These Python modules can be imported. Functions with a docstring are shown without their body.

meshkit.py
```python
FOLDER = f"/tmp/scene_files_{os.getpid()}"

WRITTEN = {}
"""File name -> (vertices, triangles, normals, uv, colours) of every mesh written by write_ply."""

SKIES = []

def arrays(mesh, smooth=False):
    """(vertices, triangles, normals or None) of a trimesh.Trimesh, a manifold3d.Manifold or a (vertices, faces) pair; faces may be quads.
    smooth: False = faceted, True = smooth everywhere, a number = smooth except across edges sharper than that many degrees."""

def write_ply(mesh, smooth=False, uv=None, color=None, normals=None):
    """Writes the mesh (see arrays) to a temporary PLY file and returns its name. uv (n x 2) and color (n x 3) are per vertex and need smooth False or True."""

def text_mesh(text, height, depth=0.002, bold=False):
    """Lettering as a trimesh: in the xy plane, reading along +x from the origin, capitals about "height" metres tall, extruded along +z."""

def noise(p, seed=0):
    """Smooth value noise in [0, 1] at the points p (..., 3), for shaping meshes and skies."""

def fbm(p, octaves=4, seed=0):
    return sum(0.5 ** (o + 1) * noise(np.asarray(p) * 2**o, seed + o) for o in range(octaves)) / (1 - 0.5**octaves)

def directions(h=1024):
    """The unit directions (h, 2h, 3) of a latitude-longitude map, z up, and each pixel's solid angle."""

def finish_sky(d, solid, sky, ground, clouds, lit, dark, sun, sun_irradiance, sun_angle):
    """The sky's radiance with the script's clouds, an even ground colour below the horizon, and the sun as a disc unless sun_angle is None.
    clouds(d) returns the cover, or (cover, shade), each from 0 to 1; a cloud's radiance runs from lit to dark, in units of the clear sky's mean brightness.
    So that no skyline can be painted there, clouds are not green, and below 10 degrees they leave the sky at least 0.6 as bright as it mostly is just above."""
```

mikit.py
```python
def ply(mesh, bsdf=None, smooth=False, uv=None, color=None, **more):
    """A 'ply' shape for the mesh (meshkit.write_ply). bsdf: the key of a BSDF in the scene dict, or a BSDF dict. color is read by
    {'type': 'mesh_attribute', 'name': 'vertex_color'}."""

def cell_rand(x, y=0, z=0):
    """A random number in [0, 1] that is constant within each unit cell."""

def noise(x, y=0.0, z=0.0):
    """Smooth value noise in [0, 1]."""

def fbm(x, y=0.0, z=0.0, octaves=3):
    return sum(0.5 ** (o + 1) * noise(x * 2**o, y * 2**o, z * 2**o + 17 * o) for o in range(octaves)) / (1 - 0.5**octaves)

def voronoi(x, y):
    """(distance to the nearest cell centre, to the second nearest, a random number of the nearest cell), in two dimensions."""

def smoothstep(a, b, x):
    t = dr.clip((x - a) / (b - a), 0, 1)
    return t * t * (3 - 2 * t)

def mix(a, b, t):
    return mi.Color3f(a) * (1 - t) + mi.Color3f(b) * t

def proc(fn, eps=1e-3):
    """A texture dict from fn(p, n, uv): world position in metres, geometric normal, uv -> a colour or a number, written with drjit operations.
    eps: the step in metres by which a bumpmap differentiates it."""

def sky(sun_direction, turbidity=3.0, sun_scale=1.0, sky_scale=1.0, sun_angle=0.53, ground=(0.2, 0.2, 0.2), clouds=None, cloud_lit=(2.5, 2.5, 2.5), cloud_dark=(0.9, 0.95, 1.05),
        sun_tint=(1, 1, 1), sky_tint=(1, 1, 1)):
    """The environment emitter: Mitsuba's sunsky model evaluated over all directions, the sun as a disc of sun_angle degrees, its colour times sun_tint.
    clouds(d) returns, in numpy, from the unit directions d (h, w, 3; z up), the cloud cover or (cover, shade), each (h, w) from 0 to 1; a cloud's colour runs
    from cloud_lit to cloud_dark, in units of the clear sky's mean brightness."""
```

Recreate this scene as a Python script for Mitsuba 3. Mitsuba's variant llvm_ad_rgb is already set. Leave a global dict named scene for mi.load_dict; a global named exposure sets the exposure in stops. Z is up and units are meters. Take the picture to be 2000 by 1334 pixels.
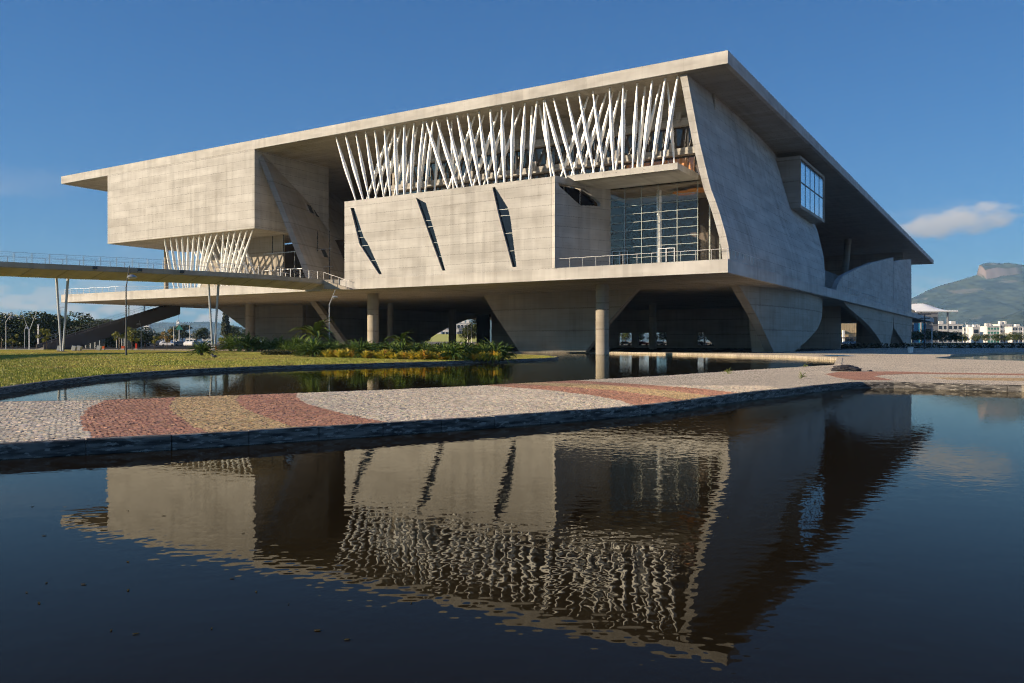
import math, random
import numpy as np
import trimesh
import shapely
from shapely.geometry import Polygon, LineString, box as sbox
from shapely.ops import unary_union
import drjit as dr
import mitsuba as mi
import mikit, meshkit
from mikit import noise, fbm, voronoi, cell_rand, smoothstep, mix

T = mi.ScalarTransform4f
scene, labels = {}, {}

# ------------------------------------------------------------------ camera, sky, exposure
EYE = [0, 0, 1.6]
scene['camera'] = {'type': 'perspective', 'fov': 64.36, 'fov_axis': 'x', 'near_clip': 0.1, 'far_clip': 40000.0,
                   'to_world': T().look_at(origin=EYE, target=[0, 10, 1.6], up=[0, 0, 1])}
SUN = (-0.962, -0.272, 0.318)
exposure = 2.9


def clouds(d):
    az = np.degrees(np.arctan2(d[..., 0], d[..., 1]))
    el = np.degrees(np.arcsin(np.clip(d[..., 2], -1, 1)))
    n = meshkit.fbm(np.stack([az * .9, el * 1.8, 0 * az], -1), 5, 3)
    n2 = meshkit.fbm(np.stack([az * .55, el * 1.9, 0 * az + 4], -1), 5, 9)
    # one long flat cloud over the mountain
    ex, ey = (az - 28.6) / 4.0, (el - 7.3 - .10 * (az - 28.6)) / (.80 + .20 * np.clip((az - 25) / 7, 0, 1))
    r = ex ** 2 + ey ** 2 + (n - .5) * 1.5
    one = np.clip((1.0 - r) / .75, 0, 1) ** .8 * .9
    sh1 = np.clip(.55 - .55 * (el - 7.2 - .10 * (az - 28.6)), 0, 1)
    # a faint wisp beside it and a bank of low cumulus along the horizon
    low = np.clip((n2 - .40 - .05 * np.abs(el - 1.6)) / .11, 0, 1) * np.clip(1.7 - el / 2.6, 0, 1) * .75
    wisp = np.clip((meshkit.fbm(np.stack([az * .12, el * .5, 0 * az + 11], -1), 4, 5) - .62) / .2, 0, 1) * np.clip(1 - np.abs(el - 7.5) / 3.5, 0, 1) * .30
    cover = np.maximum(np.maximum(one, low), wisp)
    shade = np.where(one >= low, sh1, .35)
    return cover, shade


scene['sky'] = mikit.sky(SUN, turbidity=3.0, sky_scale=.36, clouds=clouds, sky_tint=(0.33, 0.83, 1.58), sun_tint=(0.82, 0.96, 1.34),
                         cloud_lit=(3.6, 3.5, 3.5), cloud_dark=(1.6, 1.75, 2.05))
labels['sky'] = {'label': 'clear deep blue evening sky with a few small clouds', 'category': 'sky', 'kind': 'structure'}

# ------------------------------------------------------------------ site frame of the building
C0, AX, BX = np.array([21.63, 81.49]), np.array([.8514, -.5245]), np.array([.5245, .8514])
ZD0, ZD1, ZR0, ZR1 = 8.49, 9.89, 29.46, 30.80          # terrace slab and roof slab


def W(u, v, z):
    u, v, z = np.broadcast_arrays(np.asarray(u, float), np.asarray(v, float), np.asarray(z, float))
    xy = C0 - AX * u[..., None] + BX * v[..., None]
    return np.concatenate([xy, z[..., None]], -1)


def uv_of(p):
    dx, dy = p.x - float(C0[0]), p.y - float(C0[1])
    return -(dx * float(AX[0]) + dy * float(AX[1])), dx * float(BX[0]) + dy * float(BX[1])


# ------------------------------------------------------------------ materials
def rgb(r, g=None, b=None):
    return {'type': 'rgb', 'value': [r, g, b] if g is not None else [r, r, r]}


def two(b):
    return {'type': 'twosided', 'bsdf': b}


def mat(name, b):
    scene['mat_' + name] = b
    return 'mat_' + name


def concrete(light, dark, lift=1.22):
    def col(p, n, uv):
        u, v = uv_of(p)
        nb = dr.abs(n.x * float(BX[0]) + n.y * float(BX[1]))
        flat = dr.abs(n.z) > .7
        s = dr.select(nb > .7, u, v)
        t = dr.select(flat, v, p.z)
        s = dr.select(flat, u, s)
        l = t / lift
        fl = dr.floor(l)
        fr = l - fl
        pan = cell_rand(fl, dr.floor((s + 4.6 * cell_rand(fl, 7)) / 4.6))
        streak = fbm(s * .22, t * 1.1, 2.0, 4)
        drip = fbm(s * 2.3, t * .22, 5.0, 3)
        spot = fbm(s * 1.2, t * 1.2, 9.0, 3)
        k = .50 + .30 * (pan - .5) + 1.15 * (streak - .5) + .50 * (drip - .5) + .30 * (spot - .5)
        c = mix(dark, light, dr.clip(k, 0, 1))
        line = 1 - smoothstep(.0, .05, fr) * (1 - smoothstep(.95, 1, fr))
        line = line * (.35 + .65 * noise(s * .45, fl * 3.3))
        b2 = t / (lift / 4)
        board = smoothstep(.80, .97, dr.abs(b2 - dr.floor(b2) - .5) * 2) * noise(s * .8, dr.floor(b2) * 1.7, 3.0)
        run = smoothstep(.60, .80, noise(s * 1.7, t * .09, 6.0)) * smoothstep(.3, .8, noise(s * .3, t * .3, 8.0))
        q = (s + 1.3 * fl) / 4.6
        seam = smoothstep(.984, 1.0, dr.abs(q - dr.floor(q) - .5) * 2) * (.3 + .7 * noise(s * .3, t * .8, 2.0))
        return c * (1 - .40 * line) * (1 - .30 * seam) * (1 - .16 * board) * (1 - .13 * run)

    def h(p, n, uv):
        u, v = uv_of(p)
        s = u + v
        l = p.z / lift
        fr = l - dr.floor(l)
        return .012 * (smoothstep(0, .03, fr) * (1 - smoothstep(.97, 1, fr))) + .010 * fbm(s * 1.5, p.z * 1.5, 1.0, 3)
    return two({'type': 'bumpmap', 'arbitrary': mikit.proc(h, eps=.02), 'scale': 1.0,
                'bsdf': {'type': 'principled', 'base_color': mikit.proc(col), 'roughness': .75, 'specular': .25}})


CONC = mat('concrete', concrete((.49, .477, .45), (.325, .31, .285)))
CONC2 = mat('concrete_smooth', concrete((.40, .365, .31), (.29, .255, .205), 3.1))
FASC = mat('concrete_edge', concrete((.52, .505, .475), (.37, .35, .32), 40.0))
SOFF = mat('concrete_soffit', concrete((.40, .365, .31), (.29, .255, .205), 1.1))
WHITE = mat('white_paint', two({'type': 'principled', 'base_color': rgb(.82, .82, .80), 'roughness': .4}))
GALV = mat('galvanised', two({'type': 'principled', 'base_color': rgb(.42, .44, .46), 'roughness': .42, 'metallic': .6}))
RAIL = mat('rail_steel', two({'type': 'principled', 'base_color': rgb(.62, .60, .58), 'roughness': .4, 'metallic': .3}))
DARKM = mat('dark_metal', two({'type': 'principled', 'base_color': rgb(.05, .055, .06), 'roughness': .5}))
INSHADE = mat('interior_shade', two({'type': 'principled', 'base_color': rgb(.085, .06, .042), 'roughness': .6}))  # dark brown painted on inner walls in place of dim room light
MULL = mat('mullion', two({'type': 'principled', 'base_color': rgb(.36, .40, .38), 'roughness': .4}))
ORANGE = mat('orange_panel', two({'type': 'principled', 'base_color': rgb(.62, .26, .07), 'roughness': .5}))
GLASS = mat('glass', {'type': 'thindielectric', 'int_ior': 1.28})
DGLASS = mat('dark_glass', two({'type': 'plastic', 'int_ior': 1.35, 'diffuse_reflectance': rgb(.008, .010, .018)}))
MIRG = mat('coated_glass', two({'type': 'roughconductor', 'alpha': .01, 'material': 'none', 'specular_reflectance': rgb(.72, .80, .86)}))
SOLAR = mat('solar_glass', two({'type': 'plastic', 'int_ior': 1.9, 'diffuse_reflectance': rgb(.012, .02, .035)}))
UNDER = mat('floor_shade', two({'type': 'diffuse', 'reflectance': mikit.proc(lambda p, n, uv: mix((.075, .07, .065), (.13, .12, .11), fbm(p.x * .5, p.y * .5, 0, 4)))}))  # shade under the terrace put into the colour, also cuts bounce light
FLOORC = mat('floor_grey', two({'type': 'diffuse', 'reflectance': rgb(.22, .2, .17)}))


def c_stone(base, var):
    def f(p, n, uv):
        d1, d2, r = voronoi(p.x * 11, p.y * 11)
        k = smoothstep(.02, .16, d2 - d1)
        t = .72 + .5 * (r - .4) + .25 * (fbm(p.x * .6, p.y * .6, 0, 3) - .5)
        return mi.Color3f(base) * t * (.52 + .48 * k)
    return two({'type': 'principled', 'base_color': mikit.proc(f), 'roughness': .7, 'specular': .3})


PAVE = {'white': (.50, .43, .335), 'red': (.37, .195, .13), 'tan': (.42, .30, .16)}
for k_, c_ in PAVE.items():
    mat('pave_' + k_, c_stone(c_, .2))
VCOL = mat('vertex_stone', two({'type': 'principled', 'base_color': {'type': 'mesh_attribute', 'name': 'vertex_color'}, 'roughness': .7, 'specular': .3}))
VLEAF = mat('vertex_leaf', two({'type': 'principled', 'base_color': {'type': 'mesh_attribute', 'name': 'vertex_color'}, 'roughness': .5, 'specular': .3}))
JOINT = mat('joint_sand', two({'type': 'diffuse', 'reflectance': rgb(.11, .085, .065)}))


def kerbcol(p, n, uv):
    k = fbm(p.x * 3.5, p.y * 3.5, p.z * 16, 4)
    d = smoothstep(.58, .70, fbm(p.x * 9, p.y * 9, p.z * 22, 3))
    return mix(mix((.022, .021, .021), (.15, .138, .125), smoothstep(.30, .70, k)), (.30, .28, .25), d * .7)


KERB = mat('kerb_granite', two({'type': 'principled', 'base_color': mikit.proc(kerbcol), 'roughness': .8}))


def lawncol(p, n, uv):
    a = fbm(p.x * .16, p.y * .16, 1.0, 4)
    b = fbm(p.x * 1.3, p.y * 1.3, 3.0, 4)
    c = mix((.24, .26, .04), (.44, .36, .10), smoothstep(.35, .66, a * .6 + b * .4))
    return mix(c, (.17, .12, .06), smoothstep(.55, .70, b * .75 + .25 * a))


LAWN = mat('lawn', two({'type': 'diffuse', 'reflectance': mikit.proc(lawncol)}))


def groundcol(p, n, uv):
    a = fbm(p.x * .02, p.y * .02, 0, 4)
    return mix((.16, .15, .10), (.30, .27, .2), a)


GROUND = mat('far_ground', two({'type': 'diffuse', 'reflectance': mikit.proc(groundcol)}))
ASPH = mat('asphalt', two({'type': 'diffuse', 'reflectance': rgb(.07, .07, .07)}))


def forest(p, n, uv):
    a = fbm(p.x * .006, p.y * .006, p.z * .012, 4)
    b = fbm(p.x * .035, p.y * .02, p.z * .05, 3)
    g = mix((.010, .017, .010), (.060, .072, .034), smoothstep(.34, .66, .6 * a + .4 * b))
    g = mix(g, (.15, .125, .085), smoothstep(.66, .74, fbm(p.x * .008 + 9, p.y * .008, p.z * .016, 4)) * .8)
    rock = mix((.13, .10, .085), (.25, .19, .155), fbm(p.x * .02, p.y * .02, p.z * .006, 3))
    k = smoothstep(.52, .40, n.z) + .0
    return mix(g, rock, dr.clip(k, 0, 1))


FOREST = mat('forest', two({'type': 'diffuse', 'reflectance': mikit.proc(forest)}))


def ripple(p, n, uv):
    w = fbm(p.x * 2.2, p.y * 3.4, 0.0, 2) * .0009 + fbm(p.x * 7.5 + 3, p.y * 9.5, 4.0, 2) * .0009 + noise(p.x * 22, p.y * 19, 8.0) * .00034
    gust = .35 + 1.25 * noise(p.x * .16, p.y * .11, 7.0) * noise(p.x * .5, p.y * .35, 2.0) + .35 * noise(p.x * .3, p.y * .2, 5.0)
    lake = 1 + 2.2 * smoothstep(28, 40, p.x) * smoothstep(45, 60, p.y)      # the open lake on the right lies in the wind
    return w * gust * lake


WATER = mat('water', two({'type': 'bumpmap', 'arbitrary': mikit.proc(ripple, eps=.012), 'scale': 1.0,
                          'bsdf': {'type': 'plastic', 'int_ior': 1.16, 'diffuse_reflectance': rgb(.012, .008, .0035), 'specular_reflectance': rgb(.95, .93, .84), 'nonlinear': False}}))

# ------------------------------------------------------------------ naming and mesh helpers
used = set(scene)


def key_for(name, parent=None):
    base = f'{parent}__{name}' if parent else name
    k, i = base, 0
    while k in used:
        i += 1
        k = f'{base}_{i:03d}'
    used.add(k)
    return k


def thing(name, label, cat, group=None, kind=None):
    k = key_for(name)
    labels[k] = {'label': label, 'category': cat}
    if group:
        labels[k]['group'] = group
    if kind:
        labels[k]['kind'] = kind
    return k


def put(key, mesh, m, smooth=False, **more):
    scene[key] = mikit.ply(mesh, m, smooth=smooth, **more)
    return key


def part(parent, name, mesh, m, smooth=False, label=None, kind=None, **more):
    k = key_for(name, parent)
    put(k, mesh, m, smooth, **more)
    if label or kind:
        labels[k] = {}
        if label:
            labels[k]['label'] = label
        if kind:
            labels[k]['kind'] = kind
    return k


def again(parent, name, ply, **more):
    k = key_for(name, parent)
    scene[k] = {**ply, **more}
    return k


cat = trimesh.util.concatenate
BF = np.array([[0, 2, 1], [0, 3, 2], [4, 5, 6], [4, 6, 7], [0, 1, 5], [0, 5, 4], [1, 2, 6], [1, 6, 5], [2, 3, 7], [2, 7, 6], [3, 0, 4], [3, 4, 7]])


def hexa(pts):
    return trimesh.Trimesh(np.asarray(pts, float), BF, process=False)


def bx(u0, u1, v0, v1, z0, z1):
    """A box of the building, in its own directions."""
    c = [(u0, v0), (u1, v0), (u1, v1), (u0, v1)]
    return hexa([W(a, b, z0) for a, b in c] + [W(a, b, z1) for a, b in c])


def wb(cx, cy, z0, sx, sy, sz, rot=0.0):
    c, s = math.cos(rot), math.sin(rot)
    q = [(-.5, -.5), (.5, -.5), (.5, .5), (-.5, .5)]
    xy = [(cx + sx * a * c - sy * b * s, cy + sx * a * s + sy * b * c) for a, b in q]
    return hexa([(x, y, z0) for x, y in xy] + [(x, y, z0 + sz) for x, y in xy])


def tube(points, radii, sides=8, cap=True):
    p = np.asarray(points, float)
    r = np.broadcast_to(radii, (len(p),))
    t = np.gradient(p, axis=0)
    t /= np.linalg.norm(t, axis=1, keepdims=True) + 1e-12
    ref = np.array([0, 0, 1.]) if abs(t[len(p) // 2, 2]) < .9 else np.array([1., 0, 0])
    a = np.cross(t, ref)
    a /= np.linalg.norm(a, axis=1, keepdims=True) + 1e-12
    b = np.cross(t, a)
    ang = np.arange(sides) * 2 * np.pi / sides + .2
    v = p[:, None] + r[:, None, None] * (np.cos(ang)[None, :, None] * a[:, None] + np.sin(ang)[None, :, None] * b[:, None])
    f = []
    for i in range(len(p) - 1):
        for j in range(sides):
            k = (j + 1) % sides
            f += [[i * sides + j, (i + 1) * sides + j, (i + 1) * sides + k], [i * sides + j, (i + 1) * sides + k, i * sides + k]]
    v = v.reshape(-1, 3)
    if cap:
        n = len(v)
        v = np.vstack([v, p[:1], p[-1:]])
        for j in range(sides):
            k = (j + 1) % sides
            f += [[n, j, k], [n + 1, (len(p) - 1) * sides + k, (len(p) - 1) * sides + j]]
    return trimesh.Trimesh(v, np.array(f), process=False)


def tri(poly):
    v, f = trimesh.creation.triangulate_polygon(poly, engine='earcut')
    return np.asarray(v, float), np.asarray(f, int)


def solid(poly, fn, t, ds=2.0, dz=None):
    """A shell of thickness t over a polygon in (s, z), laid out in space by fn(s, z, w)."""
    x0, y0, x1, y1 = poly.bounds
    nx = max(1, int(math.ceil((x1 - x0) / ds)))
    ny = max(1, int(math.ceil((y1 - y0) / (dz or 1e9))))
    xs, ys = np.linspace(x0, x1, nx + 1), np.linspace(y0, y1, ny + 1)
    V, Fc, at = [], [], 0
    for i in range(nx):
        for j in range(ny):
            c = sbox(xs[i], ys[j], xs[i + 1], ys[j + 1]).intersection(poly)
            for g in getattr(c, 'geoms', [c]):
                if g.geom_type != 'Polygon' or g.area < 1e-5:
                    continue
                v, f = tri(g)
                for w, flip in ((0.0, False), (t, True)):
                    V.append(fn(v[:, 0], v[:, 1], np.full(len(v), w)))
                    Fc.append((f[:, ::-1] if flip else f) + at)
                    at += len(v)
    for g in getattr(poly, 'geoms', [poly]):
        for ring in [g.exterior, *g.interiors]:
            q = np.array(shapely.segmentize(ring, min(ds, dz or ds)).coords)[:, :2]
            n = len(q)
            V.append(np.vstack([fn(q[:, 0], q[:, 1], np.zeros(n)), fn(q[:, 0], q[:, 1], np.full(n, t))]))
            i = np.arange(n - 1)
            Fc.append(np.vstack([np.stack([i, i + 1, i + 1 + n], 1), np.stack([i, i + 1 + n, i + n], 1)]) + at)
            at += 2 * n
    return trimesh.Trimesh(np.vstack(V), np.vstack(Fc), process=False)


def merged(m):
    return trimesh.Trimesh(m.vertices, m.faces, process=True)


def plane_fn(p0, p1):
    """(s, z, w) -> space on the vertical plane through two (u, v) points; w goes to the far side."""
    p0, p1 = np.array(p0, float), np.array(p1, float)
    d = (p1 - p0) / np.linalg.norm(p1 - p0)
    nrm = np.array([-d[1], d[0]])

    def fn(s, z, w):
        q = p0 + d * np.asarray(s)[:, None] + nrm * np.asarray(w)[:, None]
        return W(q[:, 0], q[:, 1], z)
    return fn


def poly_fn(pts, sign=1):
    """(s, z, w) -> space along a plan polyline of (u, v) points."""
    pts = np.array(pts, float)
    L = np.r_[0, np.cumsum(np.linalg.norm(np.diff(pts, axis=0), axis=1))]
    d = np.gradient(pts, axis=0)
    d /= np.linalg.norm(d, axis=1, keepdims=True)

    def fn(s, z, w):
        q = np.stack([np.interp(s, L, pts[:, i]) for i in (0, 1)], 1)
        t = np.stack([np.interp(s, L, d[:, i]) for i in (0, 1)], 1)
        q = q + np.stack([-t[:, 1], t[:, 0]], 1) * sign * np.asarray(w)[:, None]
        return W(q[:, 0], q[:, 1], z)
    fn.length = L[-1]
    return fn


def at(px, Y):
    """A place by its bearing (in tangent units times 1589) and its distance along +y."""
    return (px - 1000) / 1589.0 * Y, Y


def ext(poly, z0, z1):
    ms = []
    for g in getattr(poly, 'geoms', [poly]):
        if g.geom_type == 'Polygon' and g.area > 1e-4:
            m = trimesh.creation.extrude_polygon(g, z1 - z0, engine='earcut')
            m.apply_translation([0, 0, z0])
            ms.append(m)
    return cat(ms)


def spin(px, profile, n=16):
    """A lathe mesh round the vertical through (x, y)."""
    m = trimesh.creation.revolve(np.array(profile, float), sections=n)
    m.apply_translation([px[0], px[1], 0])
    return m


# ------------------------------------------------------------------ water, pavements, lawn
NEAR = [(-40, -8), (-20, 4.2), (-6.97, 11.07), (-6.02, 11.59), (-4.96, 12.12), (-3.84, 12.86), (-2.58, 13.65), (-.47, 15.05), (1.29, 16.42), (2.78, 17.66),
        (6.22, 22.03), (8.46, 24.45), (10.67, 27.0), (11.5, 27.75), (12.4, 28.1), (13.56, 27.81), (14.85, 26.75), (16.28, 25.87), (22, 24), (60, 12)]
BACK = [(-15, 18.5), (-11.97, 19.01), (-9.87, 19.5), (-8.43, 20.5), (-5.86, 22.15), (-3.39, 23.92), (-.82, 26.1), (3.03, 30.06), (6.27, 33.4), (12.19, 40.8), (19.82, 49.44)]
FAR = [(28, 69.5), (27.5, 80.9), (24.2, 87.2), (19.1, 101), (10.8, 113), (0, 113)]
ISL = [(-15.2, 21), (-15.5, 24.4), (-16.6, 29.5), (-17.2, 34.2), (-16.9, 39), (-15.9, 42.6), (-14.0, 46.8), (-10.1, 51.5), (-6.2, 56), (-1.6, 62), (1.7, 67), (3.6, 70.5), (4.2, 74), (4.1, 79), (3.6, 83), (2.05, 88), (-.23, 95)]
near_lake = Polygon(NEAR + [(120, -10), (120, -75), (-120, -75), (-120, -50)])
pond = Polygon(BACK + FAR + ISL[::-1])
right_lake = Polygon([(35.2, 65.5), (36.4, 61.5), (37, 58.3), (80, 52), (300, 60), (300, 170), (150, 150), (85, 124), (58, 99), (47.2, 87.5), (42, 78), (37.5, 71.8), (35.6, 68.5)])
lawn_poly = Polygon(ISL + [(-8, 101), (-30, 112), (-62, 128), (-120, 135), (-170, 110), (-170, 40), (-60, 12), (-16, 18.6)])
rect = sbox(-400, -78, 400, 430)
land = rect.difference(unary_union([near_lake, pond, right_lake])).difference(lawn_poly)

water = thing('lake_water', 'dark brown rippled water of the pools mirroring the concrete building', 'water', kind='structure')
put(water, trimesh.Trimesh([[-390, -77, 0], [390, -77, 0], [390, 200, 0], [-390, 200, 0]], [[0, 1, 2], [0, 2, 3]], process=False), WATER)

# bands of coloured stone across the near strip
C1 = [(-9.95, 20.1), (-9.74, 19.6), (-9.06, 17.45), (-7.95, 14.98), (-7.06, 13.4), (-6.03, 11.71), (-5.6, 11.1)]
C2 = [(-8.5, 20.9), (-8.31, 20.1), (-7.55, 17.94), (-6.74, 16.12), (-5.57, 13.99), (-4.62, 12.43), (-4.1, 11.7)]
C3 = [(-7.4, 22.0), (-7.13, 21.19), (-6.44, 19.01), (-5.38, 16.54), (-4.43, 14.83), (-3.46, 13.24), (-2.9, 12.4)]
C4 = [(-5.9, 22.5), (-5.81, 22.03), (-5.46, 20.6), (-4.57, 18.23), (-3.67, 16.54), (-2.86, 15.13), (-2.12, 14.08), (-1.5, 13.3)]
C5 = [(-1.4, 26.6), (-.82, 26.02), (.83, 23.92), (2.13, 21.19), (2.58, 19.34), (2.71, 17.66), (2.75, 16.9)]
C6 = [(-.4, 27.6), (.15, 26.96), (1.59, 25.28), (2.95, 23.42), (3.89, 20.6), (4.14, 19.34), (4.2, 18.2)]
C7 = [(.5, 28.5), (1.05, 27.81), (2.7, 26.8), (3.89, 24.72), (4.71, 22.7), (5.19, 20.6), (5.3, 19.5)]
C8 = [(1.8, 29.9), (2.3, 29.27), (4.19, 26.61), (5.57, 24.45), (6.22, 22.03), (6.4, 21.2)]


def band(a, b):
    return Polygon(a + b[::-1]).buffer(0)


bands = [('red', band(C1, C2)), ('tan', band(C2, C3)), ('red', band(C3, C4)), ('red', band(C5, C6)), ('tan', band(C6, C7)), ('red', band(C7, C8)),
         ('red', Polygon([(12.6, 31.5), (13.45, 34.92), (15.04, 37.5), (17.86, 38.1), (18.93, 36.6), (21.98, 35.4), (30, 33), (30, 31.8), (21.21, 33.71), (19.5, 34.54), (17.44, 35.31), (15.7, 34.22),
                          (14.54, 32.71), (13.83, 29.46), (12.46, 29.46)])),
         ('tan', Polygon([(16.27, 31.6), (19.58, 31.11), (30, 28.6), (30, 26.6), (18.18, 28.89), (16.01, 29.86)]))]
bands = [(k, b.intersection(land)) for k, b in bands]
cob_zone = sbox(-13.5, 9.2, 8.0, 26.0).intersection(land).buffer(-.02)

prom = thing('promenade', 'pale stone mosaic promenade with red and tan bands between the pools', 'pavement', kind='structure')
put(prom, ext(land.difference(cob_zone), -.6, .2), 'mat_pave_white')
part(prom, 'bedding', ext(cob_zone, -.6, .178), JOINT)
for k, b in bands:
    q = b.difference(cob_zone)
    if q.area > .2:
        part(prom, 'colour_band', ext(q, .2005, .2045), 'mat_pave_' + k)

rng = np.random.default_rng(7)
PITCH = .086
gx, gy = np.meshgrid(np.arange(-13.5, 8, PITCH), np.arange(9.2, 26, PITCH * .92))
gx = gx + (np.arange(gx.shape[0]) % 2)[:, None] * PITCH / 2
# lay the courses in shallow waves, as hand-set mosaic is
gy = gy + .05 * np.sin(gx * 2.1 + gy * .6)
px, py = gx.ravel() + rng.normal(0, .008, gx.size), gy.ravel() + rng.normal(0, .008, gx.size)
ok = shapely.contains_xy(cob_zone.buffer(-.03), px, py) & (np.abs(px / py) < .68)
px, py = px[ok], py[ok]
colour = np.tile(np.array(PAVE['white']), (len(px), 1))
edge = np.zeros(len(px), bool)
for k, b in bands:
    colour[shapely.contains_xy(b, px, py)] = PAVE[k]
n = len(px)
half = PITCH * .5 * rng.uniform(.84, .99, (n, 2))
rot = rng.normal(0, .13, n)
corner = np.array([(-1, -1), (1, -1), (1, 1), (-1, 1)], float)
q = corner[None] * half[:, None] + rng.normal(0, .006, (n, 4, 2))
q = np.stack([q[..., 0] * np.cos(rot)[:, None] - q[..., 1] * np.sin(rot)[:, None], q[..., 0] * np.sin(rot)[:, None] + q[..., 1] * np.cos(rot)[:, None]], -1)
ctr = np.stack([px, py], 1)[:, None]
ztop = .192 + rng.uniform(0, .011, n)
tilt = rng.normal(0, .04, (n, 2))
lo = np.concatenate([ctr + q, np.full((n, 4, 1), .172)], -1)
zz = ztop[:, None] + (q * tilt[:, None]).sum(-1)
hi = np.concatenate([ctr + q * .90, zz[..., None]], -1)
SV = np.concatenate([lo, hi], 1)                                       # n, 8, 3
SF = np.array([[4, 5, 6], [4, 6, 7], [0, 1, 5], [0, 5, 4], [1, 2, 6], [1, 6, 5], [2, 3, 7], [2, 7, 6], [3, 0, 4], [3, 4, 7]])
tone = np.clip(rng.normal(1, .14, n), .55, 1.4) * (.88 + .30 * meshkit.fbm(np.stack([px * .5, py * .5, 0 * px], -1), 3, 2))
SC = colour * tone[:, None] * (1 + rng.normal(0, .03, (n, 3)))
order = np.argsort(px ** 2 + py ** 2)
first, rest = order[:300], order[300:]
for i in first:
    part(prom, 'cobble', trimesh.Trimesh(SV[i], SF, process=False), VCOL, color=np.tile(SC[i], (8, 1)))
part(prom, 'cobbles', trimesh.Trimesh(SV[rest].reshape(-1, 3), (SF[None] + 8 * np.arange(len(rest))[:, None, None]).reshape(-1, 3), process=False), VCOL,
     kind='stuff', label='hand laid mosaic stones of the promenade', color=np.repeat(SC[rest], 8, 0))


def kerb_line(holder, line, width, z0, z1, step, side):
    ls = LineString(line)
    n = int(ls.length / step)
    for i in range(n):
        a, b = ls.interpolate(i * ls.length / n + .006), ls.interpolate((i + 1) * ls.length / n - .006)
        d = np.array([b.x - a.x, b.y - a.y])
        d /= np.linalg.norm(d)
        nn = np.array([-d[1], d[0]]) * side
        h = z1 + rng.normal(0, .004)
        A, B = np.array([a.x, a.y]) - nn * (.05 + rng.uniform(0, .008)), np.array([b.x, b.y]) - nn * (.05 + rng.uniform(0, .008))
        c = [A, B, B + nn * width, A + nn * width]
        ins = [A + nn * .015, B + nn * .015, B + nn * width, A + nn * width]
        m = cat([hexa([(*p, z0) for p in c] + [(*p, h - .018) for p in c]), hexa([(*p, h - .018) for p in c] + [(*p, h) for p in ins])])
        part(holder, 'kerb_stone', m, KERB)


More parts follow.
